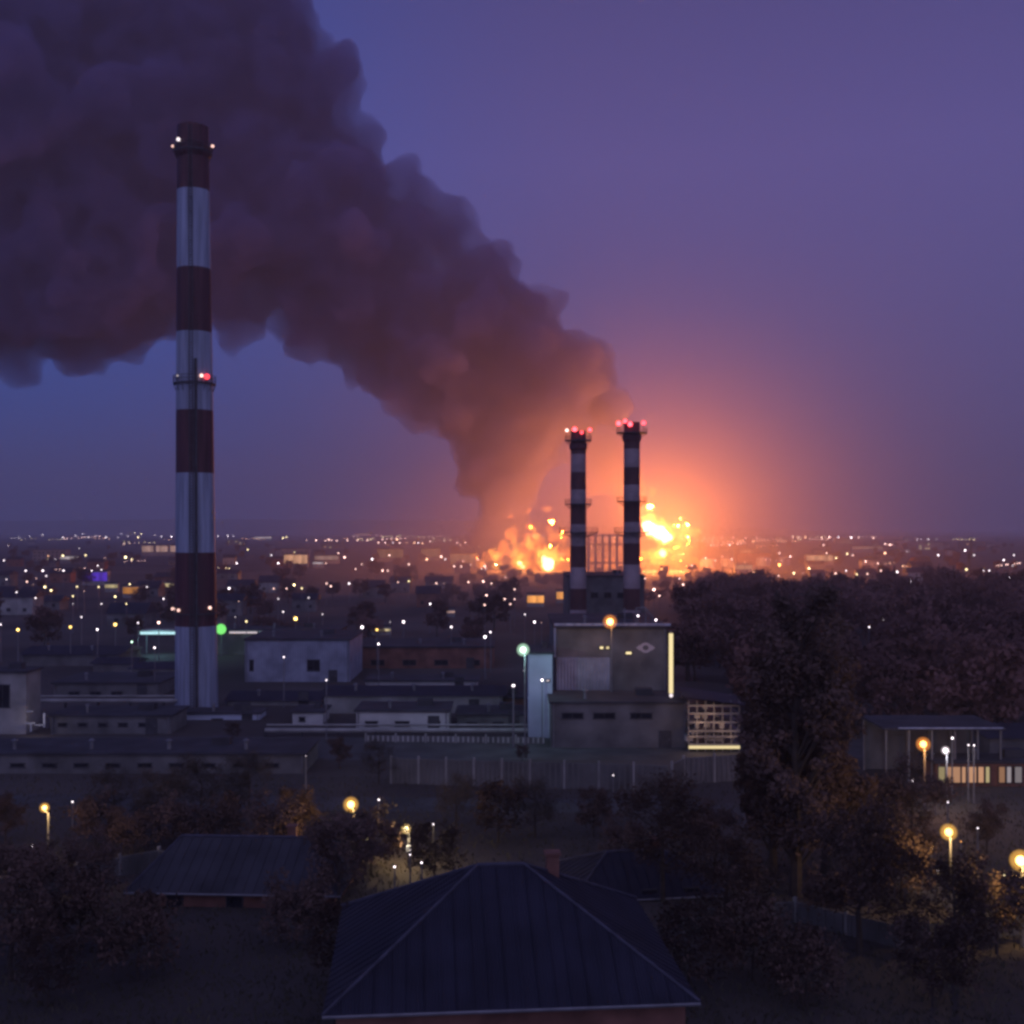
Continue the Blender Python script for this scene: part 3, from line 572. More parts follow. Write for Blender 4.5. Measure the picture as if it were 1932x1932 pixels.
# rows of x,y,colour,size (size = apparent diameter in survey px)
T = {
'A': "137,265,w,2 215,262,w,2 308,252,w,4 455,270,w,3 545,258,w,2.5 602,248,w,3 638,270,w,3 697,262,w,2 768,270,w,3.5 855,270,w,3 880,245,w,2.5 925,262,w,2.5 975,238,y,3 1000,270,y,4 1025,248,y,3.5 1122,253,w,3 1168,265,w,3 1242,265,w,4 1578,262,w,3 1650,262,w,4 1690,262,w,2 1900,270,p,4 575,350,w,2.5 455,403,y,5 620,400,y,5 910,415,y,5.5 955,430,y,4 400,430,w,2 28,438,w,3.5 1550,410,w,4 1715,458,w,4 1795,360,y,3 186,512,w,4 310,512,w,5 460,512,w,4 335,550,w,3.5 47,575,w,2.5 195,592,p,4 262,568,p,2 240,612,p,2 325,630,y,6 370,655,y,6 558,628,y,5 610,660,p,2 715,630,y,5 665,512,w,3 735,505,w,3.5 708,475,w,3 940,610,y,4 1065,630,w,3.5 1185,716,w,4 835,700,y,5 528,697,y,4.5 120,668,w,3 258,710,w,3.5 528,752,w,2 735,752,w,3.5 915,752,y,3 1660,640,w,5.5 590,848,w,3.5 130,940,Y,7 510,920,Y,8 705,938,w,5 835,902,Y,9 1000,890,w,5 1150,888,p,6.5 5,902,w,4 1785,880,y,6 1705,848,w,2.5 955,1028,G,5 1120,1070,w,5 1730,735,p,2 1265,790,p,2.5 690,258,w,1.6 60,330,w,1.6 760,420,p,1.8 1350,500,p,1.8",
'B': "410,292,p,2.5 478,292,p,4 545,295,p,3 570,288,p,4.5 590,292,p,3 628,295,p,3 705,292,p,3 777,292,p,4 850,292,p,4 930,310,p,3.5 980,310,p,3 1035,310,w,4 1065,285,w,6 1085,310,w,3.5 1135,310,w,3.5 1190,310,w,4 1220,310,w,3.5 1250,315,w,5 1305,300,p,4 1500,310,p,3.5 1525,325,p,3 1560,310,p,3.5 240,275,y,4.5 265,268,y,3.5 550,458,p,2.5 640,385,p,3.5 685,415,w,6 885,430,w,6 810,465,p,3 1010,400,p,4.5 1280,430,w,5.5 1385,410,w,6 1415,430,w,4 1150,465,p,5.5 1480,480,p,4.5 960,512,p,5 998,512,p,4 1700,480,p,5 765,500,p,3 205,458,w,4 155,400,w,3 320,615,y,6 375,640,y,5 265,642,p,3.5 172,642,p,3.5 555,605,p,5 585,625,p,4.5 718,605,w,5 1072,595,p,3.5 1150,588,y,4.5 1350,603,p,3.5 1405,605,p,2.5 1582,595,p,4.5 1690,590,p,6 1750,605,p,3.5 425,708,w,4 205,716,w,4 240,810,w,4 330,860,Y,10 525,828,w,3.5 1305,753,w,4.5 1713,690,p,5 1700,760,p,5.5 812,922,w,8 920,940,Y,7 1112,883,w,7 1015,883,w,2 1458,920,w,5.5 1742,957,w,5 1703,992,w,7 932,1043,w,5 245,1138,w,4 553,1305,w,4.5 1905,1345,w,6 1545,440,p,4 1590,400,p,4.5 1530,480,p,4 1650,430,p,4 1600,470,p,3.5",
'C': "80,235,p,4 40,680,p,4 105,768,p,4.5 35,840,p,5 75,875,p,5 105,840,p,3 180,950,w,3.5 250,1005,w,5.5 560,560,Y,8 545,520,y,5 665,680,p,4 802,688,y,4.5 1115,770,p,7 1155,815,p,4 1325,735,p,7 1505,688,p,3.5 1635,680,p,4 1550,800,p,3.5 1340,840,p,2 1300,690,p,3.5 1050,690,p,4 1835,640,w,5 1665,445,w,5 1835,420,w,6 1390,595,p,4.5 1000,960,w,5 1130,990,w,5 383,1152,w,4 375,1235,w,5 178,1358,w,4 305,1425,w,6 100,1465,w,6 1920,985,w,4 1480,400,p,3 1540,400,p,3.5 1610,395,p,3 1690,395,p,3.5 1780,395,p,3 1860,395,p,3.5 1490,540,p,4 1560,560,p,4 1610,530,p,4 1680,550,p,4 985,590,p,5 1040,640,o,6 1110,660,o,6 1170,620,o,6 1310,640,o,5 1350,600,o,5 300,1010,p,2",
'D': "130,272,p,3 195,270,p,3 255,270,p,3.5 300,270,p,3.5 347,270,w,4 465,275,p,3.5 522,270,w,5 587,270,w,4 680,272,w,5 735,272,p,3.5 840,275,p,4 480,325,p,4 960,325,w,4 1310,400,w,4 1505,365,w,4.5 1570,400,w,4.5 1860,400,w,4.5 1785,435,w,4 650,390,y,5 690,400,p,3.5 500,385,p,5 925,385,w,7 785,445,p,4 570,420,y,4 160,385,p,4 240,410,p,5 160,470,o,8 875,460,p,3.5 265,530,y,6.5 375,495,y,5 330,530,p,2 568,532,w,5 643,512,w,4 720,538,y,6 797,535,w,4.5 895,512,p,4 1012,522,w,7 1262,497,w,5.5 1308,545,w,7 1365,550,w,4 1425,512,w,4 1515,503,y,6.5 1680,512,w,5 1640,512,w,3 1830,565,w,7 1850,475,w,3 875,588,p,3.5 1115,588,w,5 180,625,y,5 155,550,p,4 908,863,w,6.5 810,920,w,4 60,865,w,4 170,940,w,4 495,1000,w,4 1915,922,y,5",
'e': "525,1172,w,4.5 235,1492,w,5.5 800,1188,w,1.6",
'f': "933,1157,w,5 650,1468,y,6.5 848,1438,y,6 1328,1335,w,4.5 1243,1613,w,5 1048,1643,w,5.5 1160,1520,w,3.5 1160,1555,w,4 405,840,w,2",
'g': "820,980,w,3.5",
'h': "1413,1725,w,5 1530,1775,w,4.5 1570,1778,w,4 1125,1020,w,5.5 1290,1075,w,4.5 1380,1175,w,5 1107,1222,w,3 597,1348,w,5.5 300,1405,w,6 980,1378,y,8 1260,1500,y,9 1597,1363,w,4.5 1475,1460,o,4 1310,1670,w,5.5 1542,1645,w,4.5 1850,1865,y,10 1785,1705,y,5 1895,1740,y,5 640,1345,w,2",
}
items = []
for k, s in T.items():
    ox, oy = O[k]
    if k == 'h': pass
    for it in s.split():
        x, y, c, d = it.split(','); x, y, d = float(x), float(y), float(d)
        yy = oy + K * y
        if k == 'h' and y > 1700 and x < 1600 and x > 1400: yy = 943.4 + K * y    # listed against the upper crop
        items.append((ox + K * x, yy, c, d))
cname = {'w': 'white', 'p': 'pinkish', 'y': 'cream', 'Y': 'yellow', 'o': 'orange', 'G': 'green', 's': 'salmon'}
def zone(x, y):
    if y > 1450: b = 'foreground gardens'
    elif y > 1240: b = 'industrial yards'
    elif y > 1150: b = 'nearest town streets'
    elif y > 1085: b = 'middle town streets'
    elif y > 1040: b = 'upper town streets'
    elif y > 1022: b = 'far edge of town'
    else: b = 'farthest row'
    s = 'left of the tall chimney' if x < 366 else 'between tall chimney and fire' if x < 915 else 'around the fire' if x < 1330 else 'right of the fire'
    return b, s
cnt = {}
items.sort()
def hgt(y): return 8.0 if y < 1300 else 6.0 if y < 1450 else 2.6
proto = {}
for (x, y, c, d) in items:
    h = hgt(y); Y = min(depth_of(y, h), 5200)
    if 1000 < x < 1050 and y > 1255 and y < 1300: Y = 155.5; h = P(x, y, Y).z          # wall lamps on the pale block
    if 1195 < x < 1245 and 1150 < y < 1180: Y = 166; h = P(x, y, Y).z
    p = P(x, y, Y); z = max(p.z, 1.2)
    dw = d / F * Y * 0.62
    dw = min(dw, 3.2)
    big = d >= 6.5
    rf_ = random.Random(int(x * 7 + y)).choice((.45, .7, .9, 1.0, 1.2)); st = rf_ * (5.5 if d < 3 else 7 if d < 5 else 8.5 if d < 6.5 else 10) * (1.0 if Y > 600 else .75)
    if d / F * Y * .62 > 3.2: st *= min((d / F * Y * .62 / 3.2) ** 2, 3)
    st = round(st, 1)
    if c == 'w' and y < 1100 and 560 < x < 1700 and (int(x) % 3): c = 'ps'[int(x) % 2]
    b, s = zone(x, y); key = (b, s, c, big); n = cnt.get(key, 0); cnt[key] = n + 1
    label = '%s %s %s lamp from left, %s, %s' % (ordw(n), 'large' if big else 'small', cname[c], b, s)
    base = (p.x, p.y, 0 if z > 1.2 or True else 0)
    if big and Y < 500:
        t = thing('street_lamp', label, 'street lamp', base, 'lamps of the town')
        MB().tube((0, .1, 0), (0, .1, z), .14, .08, 6).obj('pole', M['steel'], t)
        MB().ball((0, 0, z), dw / 2, 0, 12, 8).obj('lantern', E(c, st), t)
    else:
        m = MB(); m.tube((0, dw * .3, 0), (0, dw * .3, z), .1, .07, 4, 1); m.ball((0, 0, z), dw / 2, 0, 8, 5); m.box((0, 0, z + dw / 2 + .05), (dw * .7, dw * .7, .12), 1)
        o = m.obj('street_lamp' if y < 1450 else 'garden_lamp', [E(c, round(st, 2)), M['steel']]); o.location = base
        tag(o, label, 'street lamp' if y < 1450 else 'garden lamp', 'lamps of the town')

dl = MB(); rnd = random.Random(99)
for i in range(62):
    far = i < 26
    yy = rnd.uniform(1009, 1018) if far else 1016 + 60 * rnd.random() ** 1.5
    xx = rnd.gauss(1230, 300) if rnd.random() < .45 else rnd.uniform(-10, 1540 if far else 1940)
    sl = rnd.uniform(-.12, .12) if not far else rnd.uniform(-.02, .02); n = rnd.randint(3, 12); gap = rnd.uniform(3, 11); ci = rnd.choice((0, 1, 2, 2, 3)); k0 = rnd.uniform(.35, .8)
    if 980 < xx < 1500 and rnd.random() < .7: ci = rnd.choice((1, 3))
    for k in range(n):
        y2 = max(yy + sl * k * gap, 1008); x2 = xx + k * gap + rnd.uniform(-1, 1)
        if rnd.random() < .15: continue
        Y = depth_of(y2, 7); p = P(x2, y2, Y); dl.ball(p, k0 * rnd.uniform(.7, 1.35) / F * Y, ci, 6, 4)
tag(dl.obj('distant_lights', [E('w', 7), E('p', 7), E('y', 7), E('s', 8)]), 'countless faint specks of light over the farthest streets', None, None, 'stuff')
# the big lamps of the foreground, each with its light
def biglamp(label, x, y, Y, c, dpx, s, power, pc, h=None, boxes=False):
    power *= 2.6
    p = P(x, y, Y); z = p.z
    t = thing('street_lamp', label, 'street lamp', (p.x, Y, 0), 'big street lamps')
    MB().rings([(.22, 0.25, 0, .16), (.22, .25, .9, .12), (.22, .25, z - .5, .07)], 8).obj('pole', M['steel'], t)
    MB().tube((.22, .25, z - .5), (0, 0, z - .2), .06, .05, 6).obj('arm', M['steel'], t)
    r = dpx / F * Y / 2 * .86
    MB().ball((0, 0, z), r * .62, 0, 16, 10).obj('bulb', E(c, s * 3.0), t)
    R_ = r * 1.45; gm_ = flamemat('lamp_halo', (LC[c][0], LC[c][1] * .8, LC[c][2] * .5) if c not in 'wG' else LC[c], .85 / (2 * R_))  # halo round the bulb, added as an oversized emissive volume
    MB().ball((0, 0, z), R_, 0, 20, 12).obj('glow', gm_, t, True)
    if boxes:
        MB().box((.22, -.1, z - 1.6), (.35, .3, .5)).obj('meter_box', M['white'], t)
    point(t, (0, -r - .25, z - .3), pc, power, .25)
    return t
AM = (1, .62, .22); OR = (1, .45, .12)
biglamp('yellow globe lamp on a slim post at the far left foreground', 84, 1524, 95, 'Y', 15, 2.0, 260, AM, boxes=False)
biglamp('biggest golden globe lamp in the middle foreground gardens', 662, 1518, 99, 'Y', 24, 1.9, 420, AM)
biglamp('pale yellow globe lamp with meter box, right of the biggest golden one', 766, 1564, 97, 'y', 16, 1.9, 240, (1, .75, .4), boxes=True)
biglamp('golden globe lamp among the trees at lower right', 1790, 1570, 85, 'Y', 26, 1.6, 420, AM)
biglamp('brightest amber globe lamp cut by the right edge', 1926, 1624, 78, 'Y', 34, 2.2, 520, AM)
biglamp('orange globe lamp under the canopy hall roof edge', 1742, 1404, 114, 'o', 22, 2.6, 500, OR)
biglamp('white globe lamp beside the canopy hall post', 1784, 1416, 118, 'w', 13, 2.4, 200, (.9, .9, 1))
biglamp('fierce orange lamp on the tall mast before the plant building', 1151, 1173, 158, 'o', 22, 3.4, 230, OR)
biglamp('mint green floodlight left of the pale tower block', 987, 1226, 150, 'G', 20, 1.3, 420, (.45, .8, .8))
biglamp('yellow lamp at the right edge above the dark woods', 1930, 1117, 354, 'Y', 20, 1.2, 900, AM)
# lit town fronts; firelight on facades is put in as emission
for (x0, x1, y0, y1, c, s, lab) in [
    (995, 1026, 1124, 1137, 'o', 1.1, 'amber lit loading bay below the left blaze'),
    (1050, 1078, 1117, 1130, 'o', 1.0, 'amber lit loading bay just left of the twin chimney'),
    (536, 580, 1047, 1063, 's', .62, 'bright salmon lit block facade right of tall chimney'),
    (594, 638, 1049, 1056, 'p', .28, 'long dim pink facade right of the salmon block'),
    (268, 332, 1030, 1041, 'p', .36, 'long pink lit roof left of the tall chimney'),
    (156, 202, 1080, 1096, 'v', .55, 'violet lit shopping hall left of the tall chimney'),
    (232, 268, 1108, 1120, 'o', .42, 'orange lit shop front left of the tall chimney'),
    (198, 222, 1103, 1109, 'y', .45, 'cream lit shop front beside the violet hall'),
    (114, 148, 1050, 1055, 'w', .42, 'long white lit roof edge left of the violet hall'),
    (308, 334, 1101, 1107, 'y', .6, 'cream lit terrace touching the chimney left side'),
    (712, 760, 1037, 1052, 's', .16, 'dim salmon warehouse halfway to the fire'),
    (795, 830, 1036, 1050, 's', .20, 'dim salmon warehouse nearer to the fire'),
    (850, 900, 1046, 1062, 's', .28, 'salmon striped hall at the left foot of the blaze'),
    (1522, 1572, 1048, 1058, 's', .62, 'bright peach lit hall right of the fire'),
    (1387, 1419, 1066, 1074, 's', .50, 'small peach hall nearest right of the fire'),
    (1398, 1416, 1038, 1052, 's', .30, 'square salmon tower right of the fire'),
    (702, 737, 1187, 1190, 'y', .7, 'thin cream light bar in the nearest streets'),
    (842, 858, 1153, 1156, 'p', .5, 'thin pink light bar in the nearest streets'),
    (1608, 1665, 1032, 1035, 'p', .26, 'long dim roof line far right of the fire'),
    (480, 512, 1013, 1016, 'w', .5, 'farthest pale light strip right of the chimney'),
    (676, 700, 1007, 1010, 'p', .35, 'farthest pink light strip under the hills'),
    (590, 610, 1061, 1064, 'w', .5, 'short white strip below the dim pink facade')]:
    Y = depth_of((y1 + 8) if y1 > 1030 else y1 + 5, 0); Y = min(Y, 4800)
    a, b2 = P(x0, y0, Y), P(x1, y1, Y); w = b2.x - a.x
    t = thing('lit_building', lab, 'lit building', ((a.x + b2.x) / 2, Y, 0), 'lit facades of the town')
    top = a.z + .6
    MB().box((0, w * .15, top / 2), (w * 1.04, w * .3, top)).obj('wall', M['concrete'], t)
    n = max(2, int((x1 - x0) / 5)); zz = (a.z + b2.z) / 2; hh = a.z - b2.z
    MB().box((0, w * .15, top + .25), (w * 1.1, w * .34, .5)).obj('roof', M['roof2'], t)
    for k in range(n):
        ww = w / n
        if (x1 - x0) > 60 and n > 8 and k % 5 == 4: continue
        f = MB().box((-w / 2 + ww * (k + .5), -.1, zz), (ww * .96, .25, hh)).obj('lit_window_or_front', E(c, s * (.8 + .2 * ((k * 7) % 3))), t)  # whole fronts emit, standing in for firelight on the walls near the blaze
# tanks, pipe racks and masts round the fire
for i, (x, y, rpx, hpx) in enumerate([(1335, 1072, 14, 16), (1372, 1070, 12, 14), (1440, 1068, 13, 15), (1480, 1066, 11, 14), (905, 1072, 12, 13), (870, 1070, 10, 12)]):
    Y = depth_of(y); p = P(x, y, Y); r = rpx / F * Y; hh = hpx / F * Y
    t = thing('storage_tank', '%s from left of the round fuel tanks flanking the fire' % ordw(sorted([1335, 1372, 1440, 1480, 905, 870]).index(x)), 'storage tank', (p.x, Y, 0), 'fuel storage tanks')
    MB().rings([(0, 0, 0, r), (0, 0, hh, r)], 28).obj('shell', M['white'], t)
    MB().rings([(0, 0, hh, r * 1.02), (0, 0, hh + r * .12, r * .6), (0, 0, hh + r * .17, .3)], 28).obj('dome_roof', M['plaster'], t)
    m = MB(); m.box((0, -r - .3, hh / 2), (.8, .3, hh)); m.obj('stair', M['darksteel'], t)
pr = thing('pipe_rack', 'tall pipe rack of upright columns between the twin chimneys', 'pipe rack', P(1150, 1070, 640) * 1.0, None); pr.location.z = 0
z9 = P(0, 1010, 640).z
m = MB()
for k in range(9): m.box((-15.5 + 3.9 * k, 0, z9 / 2), (1.3, 1.3, z9))
for zz in (z9, z9 * .8, z9 * .4): m.box((0, .2, zz), (34, .9, .9))
m.obj('column_row', M['steel'], pr)
for i, (x, y0, y1, Y) in enumerate([(1320, 1008, 1072, 880), (1459, 1018, 1072, 860), (1828, 1040, 1110, 700), (1100, 1005, 1080, 820), (1832, 1012, 1072, 900), (1385, 1020, 1070, 900), (1560, 1015, 1066, 930), (900, 1010, 1070, 900)]):
    p = P(x, y0, Y); t = MB(); 
    for a in range(4):
        dx, dy = (-.9, .9)[a % 2], (-.9, .9)[a // 2]; t.tube((dx, dy, 0), (dx * .2, dy * .2, p.z), .14, .1, 4)
    n = 10
    for k in range(n):
        z0, z1 = p.z * k / n, p.z * (k + 1) / n; f0, f1 = .9 * (1 - .8 * k / n), .9 * (1 - .8 * (k + 1) / n)
        for sx in ((-1, -1, 1, -1), (1, -1, 1, 1), (1, 1, -1, 1), (-1, 1, -1, -1)):
            t.tube((sx[0] * f0, sx[1] * f0, z0), (sx[2] * f1, sx[3] * f1, z1), .07, .07, 3)
    t.box((0, 0, p.z * .86), (5, .3, .3)); t.box((0, 0, p.z * .72), (6.4, .3, .3))
    o = t.obj('lattice_mast', M['darksteel']); o.location = (p.x, Y, 0)
    tag(o, '%s from left of the dark lattice masts standing near the fire' % ordw(sorted([1320, 1459, 1828, 1100, 1832, 1385, 1560, 900]).index(x)), 'lattice mast', 'lattice masts near the fire')

# ------------------------------------------------------------------ town houses
rnd = random.Random(11)
spots = []
for i in range(150):
    Y = 330 * (9.0 ** rnd.random()); x = rnd.uniform(-20, 1950)
    p = P(x, 0, Y)
    if 1060 < x < 1290 and Y < 420: continue
    if 880 < x < 1340 and Y < 1250: continue
    if x > 1290 and Y < 620: continue
    if any(abs(p.x - q[0]) < 16 and abs(Y - q[1]) < 22 for q in spots): continue
    spots.append((p.x, Y, x))
spots = sorted(spots[:96], key=lambda q: q[2])
wallm = ['brick', 'darkconc', 'darkconc', 'concrete']
hc = {}
for (X, Y, x) in spots:
    big = rnd.random() < .2 and Y > 800
    w, d, h = (rnd.uniform(20, 38), rnd.uniform(11, 14), rnd.uniform(8, 12)) if big else (rnd.uniform(8, 13), rnd.uniform(7, 10), rnd.uniform(3, 6))
    zn = 'left of the tall chimney' if x < 366 else 'between chimney and fire' if x < 1000 else 'right of the twin chimneys'
    dist = 'near' if Y < 700 else 'mid distance' if Y < 1400 else 'far'
    k = (big, zn, dist); n = hc.get(k, 0); hc[k] = n + 1
    t = thing('apartment_block' if big else 'house', '%s from left of the %s dark %s, %s' % (ordw(n), dist, 'apartment blocks' if big else 'gabled houses', zn), 'apartment block' if big else 'house', (X, Y, 0), 'apartment blocks of the town' if big else 'houses of the town', 0)
    MB().box((0, 0, h / 2), (w, d, h)).obj('wall', M[rnd.choice(wallm)], t)
    if big:
        MB().box((0, 0, h + .2), (w + .6, d + .6, .4)).obj('roof', M['roof2'], t)
        f = MB(); li = MB()
        for r in range(int(h // 3)):
            for q in range(int(w // 4)):
                if rnd.random() < .12: MB().box((-w / 2 + 2.2 + 4 * q, -d / 2 - .03, 1.8 + 3 * r), (1.5, .1, 1.4)).obj('lit_window_or_front', E(rnd.choice('yys'), 1.2), t)
                else: f.box((-w / 2 + 2.2 + 4 * q, -d / 2 - .03, 1.8 + 3 * r), (1.5, .1, 1.4))
        f.obj('dark_window', M['glass'], t)['kind'] = 'stuff'
    else:
        r = MB(); e = .5; rg = rnd.uniform(1.8, 3)
        A = [(-w / 2 - e, -d / 2 - e, h), (w / 2 + e, -d / 2 - e, h), (w / 2 + e, 0, h + rg), (-w / 2 - e, 0, h + rg), (w / 2 + e, d / 2 + e, h), (-w / 2 - e, d / 2 + e, h)]
        r.face([A[0], A[1], A[2], A[3]]); r.face([A[3], A[2], A[4], A[5]]); r.face([A[1], A[4], A[2]]); r.face([A[0], A[3], A[5]]); r.face([A[0], A[5], A[4], A[1]])
        r.obj('roof', M['roof'], t)
        for q in (-.25, .25): MB().box((q * w, -d / 2 - .03, 1.7), (1.2, .1, 1.1)).obj('window', M['glass'], t)

# ------------------------------------------------------------------ trees
def tree_meshes(h, cr, seed, n=2600, leaf=.28, shape='round', lm='leaf'):
    rnd = random.Random(seed); tr = MB(); cw = MB()
    th = h * (.42 if shape == 'round' else .25)
    pts = [Vector((0, 0, 0))]
    for k in range(1, 7): pts.append(Vector((rnd.uniform(-.2, .2) * k / 6 * cr * .3, rnd.uniform(-.2, .2) * k / 6 * cr * .3, h * .85 * k / 6)))
    r0 = h * .022
    for k in range(6): tr.tube(pts[k], pts[k + 1], r0 * (1 - k / 7), r0 * (1 - (k + 1) / 7), 7)
    tips = []
    nb = 22 if shape == 'round' else 52
    for k in range(nb):
        f = rnd.uniform(.28, .97) if shape == 'round' else rnd.uniform(.04, .97); b = pts[0].lerp(pts[-1], f); a = rnd.uniform(0, 2 * math.pi)
        if shape == 'round': ln = cr * rnd.uniform(.55, 1.0) * math.sqrt(max(1 - ((f - .55) / .55) ** 2, .1)); up = rnd.uniform(.2, .7)
        else: ln = cr * rnd.uniform(.6, 1.0) * (1.1 - .75 * abs(f - .3)); up = rnd.uniform(1.2, 2.0)
        e1 = b + Vector((math.cos(a) * ln, math.sin(a) * ln, ln * up)); mid = b.lerp(e1, .5) + Vector((0, 0, -.05 * ln))
        tr.tube(b, mid, r0 * .35 * (1.1 - f), r0 * .2, 5); tr.tube(mid, e1, r0 * .2, r0 * .06, 4)
        tips += [e1, mid.lerp(e1, .5)]
        for q in range(3):
            s = mid.lerp(e1, rnd.uniform(0, .9)); e2 = s + Vector((rnd.uniform(-1, 1), rnd.uniform(-1, 1), rnd.uniform(0, 1))) * ln * .35
            tr.tube(s, e2, r0 * .1, r0 * .03, 3); tips.append(e2)
    rad = [cr * rnd.uniform(.16, .34) for _ in tips]
    for k in range(n):
        i = rnd.randrange(len(tips)); c = tips[i]; r = rad[i]
        v = Vector((rnd.gauss(0, 1), rnd.gauss(0, 1), rnd.gauss(0, .8))); v = v.normalized() * r * rnd.random() ** .45
        p = c + v; s = leaf * rnd.uniform(.6, 1.4)
        u = Vector((rnd.uniform(-1, 1), rnd.uniform(-1, 1), rnd.uniform(-1, 1))).normalized(); w = u.orthogonal().normalized()
        if lm == 'twig': cw.face([p, p + u * s * 2.2, p + u * s * 2.2 + w * s * .16, p + w * s * .16])
        else: cw.face([p - u * s, p + w * s * .6, p + u * s, p - w * s * .6])
    return tr.mesh('trunk', M['bark']), cw.mesh('crown', M[lm]), tr, cw
V = [tree_meshes(11, 4.2, 1, 5200, .17), tree_meshes(13, 4.8, 2, 6500, .18), tree_meshes(9, 3.6, 3, 4200, .16), tree_meshes(12, 5.0, 4, 4500, .3, 'round', 'twig'), tree_meshes(24, 3.8, 5, 20000, .2, 'poplar'), tree_meshes(4, 2.4, 6, 3000, .12)]
def tree(label, x, ybase, v, s=1.0, rz=0.0, name='tree', cat='tree', group='foreground trees', Y=None):
    Y = Y or depth_of(ybase); p = P(x, ybase, Y)
    t = thing(name, label, cat, (p.x, Y, 0), group, rz); t.scale = (s, s, s)
    for nm, me in (('trunk', V[v][0]), ('crown', V[v][1])):
        o = bpy.data.objects.new(nm, me); COL.objects.link(o); o.parent = t
    return t
tree('tallest dark tree towering up the middle right', 1502, 1690, 4, 1.0, .3, 'poplar_tree')
tree('second tall dark tree just right of the tallest', 1560, 1660, 4, .88, 1.9, 'poplar_tree')
tree('shorter tall dark tree left of the tallest', 1458, 1650, 4, .74, 2.9, 'poplar_tree')
FT = [(1350, 1640, 1, .42, 'dark tree left of the tall tree trio'), (1640, 1620, 0, .7, 'round dark tree right of the tall tree trio'), (1250, 1580, 3, .5, 'bare tree below the pale fence corner'),
 (1120, 1580, 0, .42, 'round dark tree below the long ribbed fence'), (1010, 1580, 3, .45, 'bare tree below the middle of the ribbed fence'), (860, 1560, 3, .4, 'bare tree right of the biggest golden lamp'),
 (560, 1600, 0, .5, 'round dark tree left of the biggest golden lamp'), (470, 1540, 3, .5, 'bare tree with brownish twigs left of centre'), (380, 1560, 3, .55, 'bare brownish tree below the long warehouse'),
 (300, 1580, 3, .5, 'bare tree catching warm light at left'), (215, 1575, 3, .5, 'bare tree right of the far left lamp'), (10, 1590, 0, .42, 'dark tree behind the far left lamp'), (165, 1720, 1, .45, 'dark tree at the lower left below the lamp'),
 (1720, 1650, 1, .7, 'dark tree left of the golden lamp at lower right'), (1862, 1610, 0, .42, 'dark tree between the two golden lamps'), (1250, 1700, 1, .75, 'dark tree at the bottom right of the blue roof'), (1370, 1790, 0, .8, 'near dark tree at the bottom under the tall trio'),
 (1620, 1800, 1, .8, 'nearest dark tree at the bottom right'), (1800, 1850, 0, .75, 'near dark tree below the lower right lamps'), (640, 1720, 2, .8, 'small dark tree beside the left blue roof'), (20, 1850, 1, .7, 'nearest dark tree at the bottom left corner'),
 (715, 1480, 3, .4, 'bare tree at the left end of the ribbed fence'), (640, 1450, 0, .35, 'small dark tree behind the ribbed fence end'), (440, 1400, 2, .3, 'small dark tree beside the chimney foot shed'), (985, 1440, 2, .25, 'small dark tree before the low pale wall')]
for (x, y, v, s, lab) in FT: tree(lab, x, y, v, s, rnd.uniform(0, 6))
EX = [(150, 1800), (260, 1850), (560, 1790), (640, 1860), (1420, 1850), (1520, 1900), (1760, 1900), (1880, 1800), (1300, 1880), (90, 1900)]
for k, (x, y) in enumerate(EX): tree('%s from left of the dark bushes along the very bottom' % ordw(sorted(EX).index((x, y))), x, y, 5, rnd.uniform(.9, 1.3), rnd.uniform(0, 6), 'bush', 'bush', 'bushes along the bottom')
for k, (x, y) in enumerate([(180, 1600), (250, 1610), (330, 1605), (420, 1600), (700, 1650), (820, 1670), (940, 1590), (1180, 1640), (1700, 1700), (1560, 1740), (60, 1700), (520, 1620)]):
    tree('%s from left of the low leafless bushes in the foreground gardens' % ordw(sorted([180, 250, 330, 420, 700, 820, 940, 1180, 1700, 1560, 60, 520]).index(x)), x, y, 5, rnd.uniform(.8, 1.2), rnd.uniform(0, 6), 'bush', 'bush', 'bushes in the gardens')

def wood(name, label, places, mats=('bark', 'leaf')):
    vs, fs, mi = [], [], []
    import numpy as np
    allv, allf = [], []; off = 0
    me = bpy.data.meshes.new(name)
    for (X, Y, v, s, rz) in places:
        for q, B in ((0, V[v][2]), (1, V[v][3])):
            a = np.array(B.v) * s; c_, s_ = math.cos(rz), math.sin(rz)
            b2 = np.stack([a[:, 0] * c_ - a[:, 1] * s_ + X, a[:, 0] * s_ + a[:, 1] * c_ + Y, a[:, 2]], 1)
            allv.append(b2); allf += [tuple(i + off for i in f) for f in B.f]; mi += [q] * len(B.f); off += len(a)
    me.from_pydata(np.concatenate(allv).tolist(), [], allf)
    for m in mats: me.materials.append(M[m])
    me.polygons.foreach_set('material_index', mi); me.update()
    o = bpy.data.objects.new(name, me); COL.objects.link(o); return tag(o, label, None, None, 'stuff')
pl = []
V_small = [tree_meshes(11, 5.0, 21, 1300, .42), tree_meshes(13, 5.4, 22, 1500, .44), tree_meshes(9, 4.4, 23, 1100, .4)]
V += V_small
for i in range(260):
    Y = rnd.uniform(150, 470); x = rnd.uniform(1285, 2010)
    if x < 1420 and Y < 200: continue
    pl.append(((x - 966) / F * Y, Y, 6 + i % 3, rnd.uniform(.8, 1.1), rnd.uniform(0, 6)))
wood('woodland', 'dark woodland filling the right middle ground as one mass', pl, ('bark', 'woodleaf'))
pl = []
for i in range(230):
    Y = 260 * (8 ** rnd.random()); x = rnd.uniform(-30, 1960)
    if 1050 < x < 1290 and Y < 330: continue
    if 880 < x < 1340 and 700 < Y < 1200: continue
    if 975 < x < 1100 and Y < 520: continue
    pl.append(((x - 966) / F * Y, Y, 6 + i % 3, rnd.uniform(.5, .85), rnd.uniform(0, 6)))
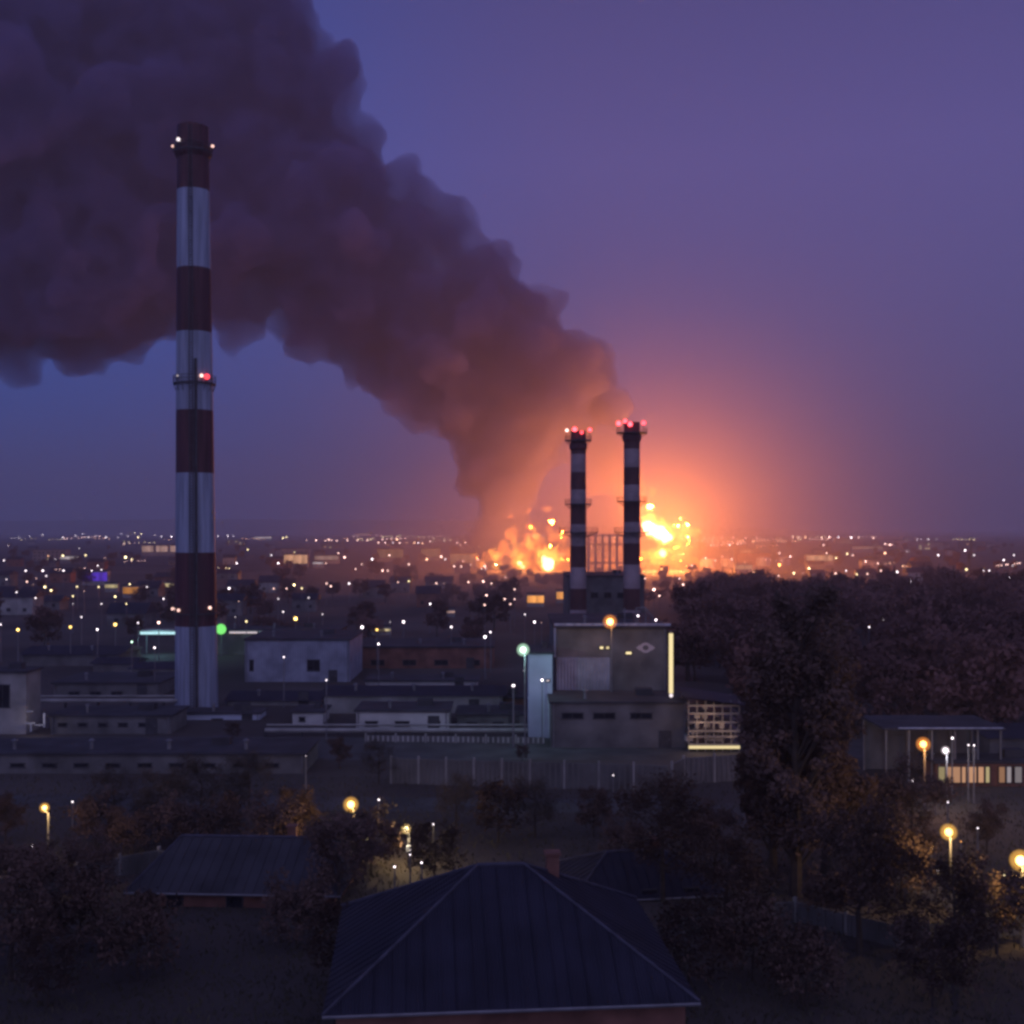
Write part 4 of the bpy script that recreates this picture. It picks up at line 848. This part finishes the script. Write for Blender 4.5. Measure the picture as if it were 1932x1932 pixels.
for i in range(90):
    Y = rnd.uniform(430, 700); x = rnd.uniform(870, 1350)
    if 975 < x < 1100 and Y < 520: continue
    pl.append(((x - 966) / F * Y, Y, 6 + i % 3, rnd.uniform(.4, .62), rnd.uniform(0, 6)))
wood('town_trees', 'dark tree cover scattered through the hazy town', pl, ('bark', 'woodleaf'))
# rough grass of the foreground
gm = MB()
for i in range(36000):
    Y = 62 + 70 * rnd.random() ** 1.3; X = rnd.uniform(-.52, .52) * Y; a = rnd.uniform(0, 3.14); s = rnd.uniform(.05, .2); hh = rnd.uniform(.1, .42)
    dx, dy = math.cos(a) * s * .5, math.sin(a) * s * .5
    gm.face([(X - dx, Y - dy, 0), (X + dx, Y + dy, 0), (X + dx * .3 + rnd.uniform(-.2, .2), Y + dy * .3, hh)])
tag(gm.obj('grass', mat('dry_grass', (.06, .055, .035), .95, .4, .2)), 'rough dry grass and weeds of the foreground gardens', None, None, 'stuff')

# ------------------------------------------------------------------ foreground houses
def hip_house(label, cx, cy, w, d, h, rise, rz, name='house', hip=.35, roofm='roof'):
    t = thing(name, label, 'house', (cx, cy, 0), 'foreground houses', rz)
    MB().box((0, 0, h / 2), (w, d, h)).obj('wall', M['brick'], t)
    e = .6; x, y = w / 2 + e, d / 2 + e; rx = x - hip * w
    A = [(-x, -y, h), (x, -y, h), (x, y, h), (-x, y, h), (-rx, 0, h + rise), (rx, 0, h + rise)]
    r = MB(); r.face([A[0], A[1], A[5], A[4]]); r.face([A[2], A[3], A[4], A[5]]); r.face([A[1], A[2], A[5]]); r.face([A[3], A[0], A[4]]); r.face([A[3], A[2], A[1], A[0]])
    X, Yd = x, y
    for k in range(int(2 * X / .8) + 1):
        px = -X + .8 * k; f_ = min(1, (X - abs(px)) / (X - rx))
        if f_ > .05:
            for sg in (-1, 1): r.tube((px, sg * Yd, h + .03), (px, sg * Yd * (1 - f_), h + rise * f_ + .03), .035, .035, 4)
    for k in range(int(2 * Yd / .8) + 1):
        py = -Yd + .8 * k; f_ = 1 - abs(py) / Yd
        if f_ > .05:
            for sg in (-1, 1): r.tube((sg * X, py, h + .03), (sg * (X - (X - rx) * f_), py, h + rise * f_ + .03), .035, .035, 4)
    ro = r.obj('roof', M[roofm], t)
    for sg in (-1, 1): MB().tube((-X, sg * (Yd + .08), h - .05), (X, sg * (Yd + .08), h - .05), .09, .09, 6).obj('gutter', M['steel'], ro)
    c = MB(); c.tube(Vector(A[4]) + Vector((0, 0, .04)), Vector(A[5]) + Vector((0, 0, .04)), .13, .13, 6)
    for (p, q) in ((0, 4), (3, 4), (1, 5), (2, 5)): c.tube(Vector(A[p]) + Vector((0, 0, .04)), Vector(A[q]) + Vector((0, 0, .04)), .1, .1, 6)
    c.obj('ridge_cap', M['capping'], ro)
    ch = MB(); ch.box((w * .18, d * .12, h + rise * .75), (.7, .7, 2.4)); ch.box((w * .18, d * .12, h + rise * .75 + 1.25), (.9, .9, .14)); ch.obj('chimney', M['brick'], ro)
    for k in (-.3, .0, .3):
        f = MB().box((k * w, -d / 2 - .04, h * .5), (1.3, .1, 1.3)).obj('window', M['darksteel'], t); MB().box((k * w, -d / 2 - .07, h * .5), (1.1, .1, 1.1)).obj('pane', M['glass'], f)
    return t
r1 = P(945, 1632, 84)
r1 = P(945, 1632, 64)
hip_house('big house with blue grey hipped roof at the bottom centre', r1.x, 64, 17, 15, r1.z - 4.6, 4.6, math.radians(5), hip=.46)
r2 = P(470, 1592, 90)
hip_house('wide dark blue roofed house at the bottom left of centre', r2.x, 92, 15, 11, r2.z - 2.6, 2.6, math.radians(-3), hip=.15, roofm='roof2')
r3 = P(1200, 1612, 92)
hip_house('dark roofed house at the bottom, right of the blue roof', r3.x, 93, 11, 9, r3.z - 2.2, 2.2, math.radians(8))
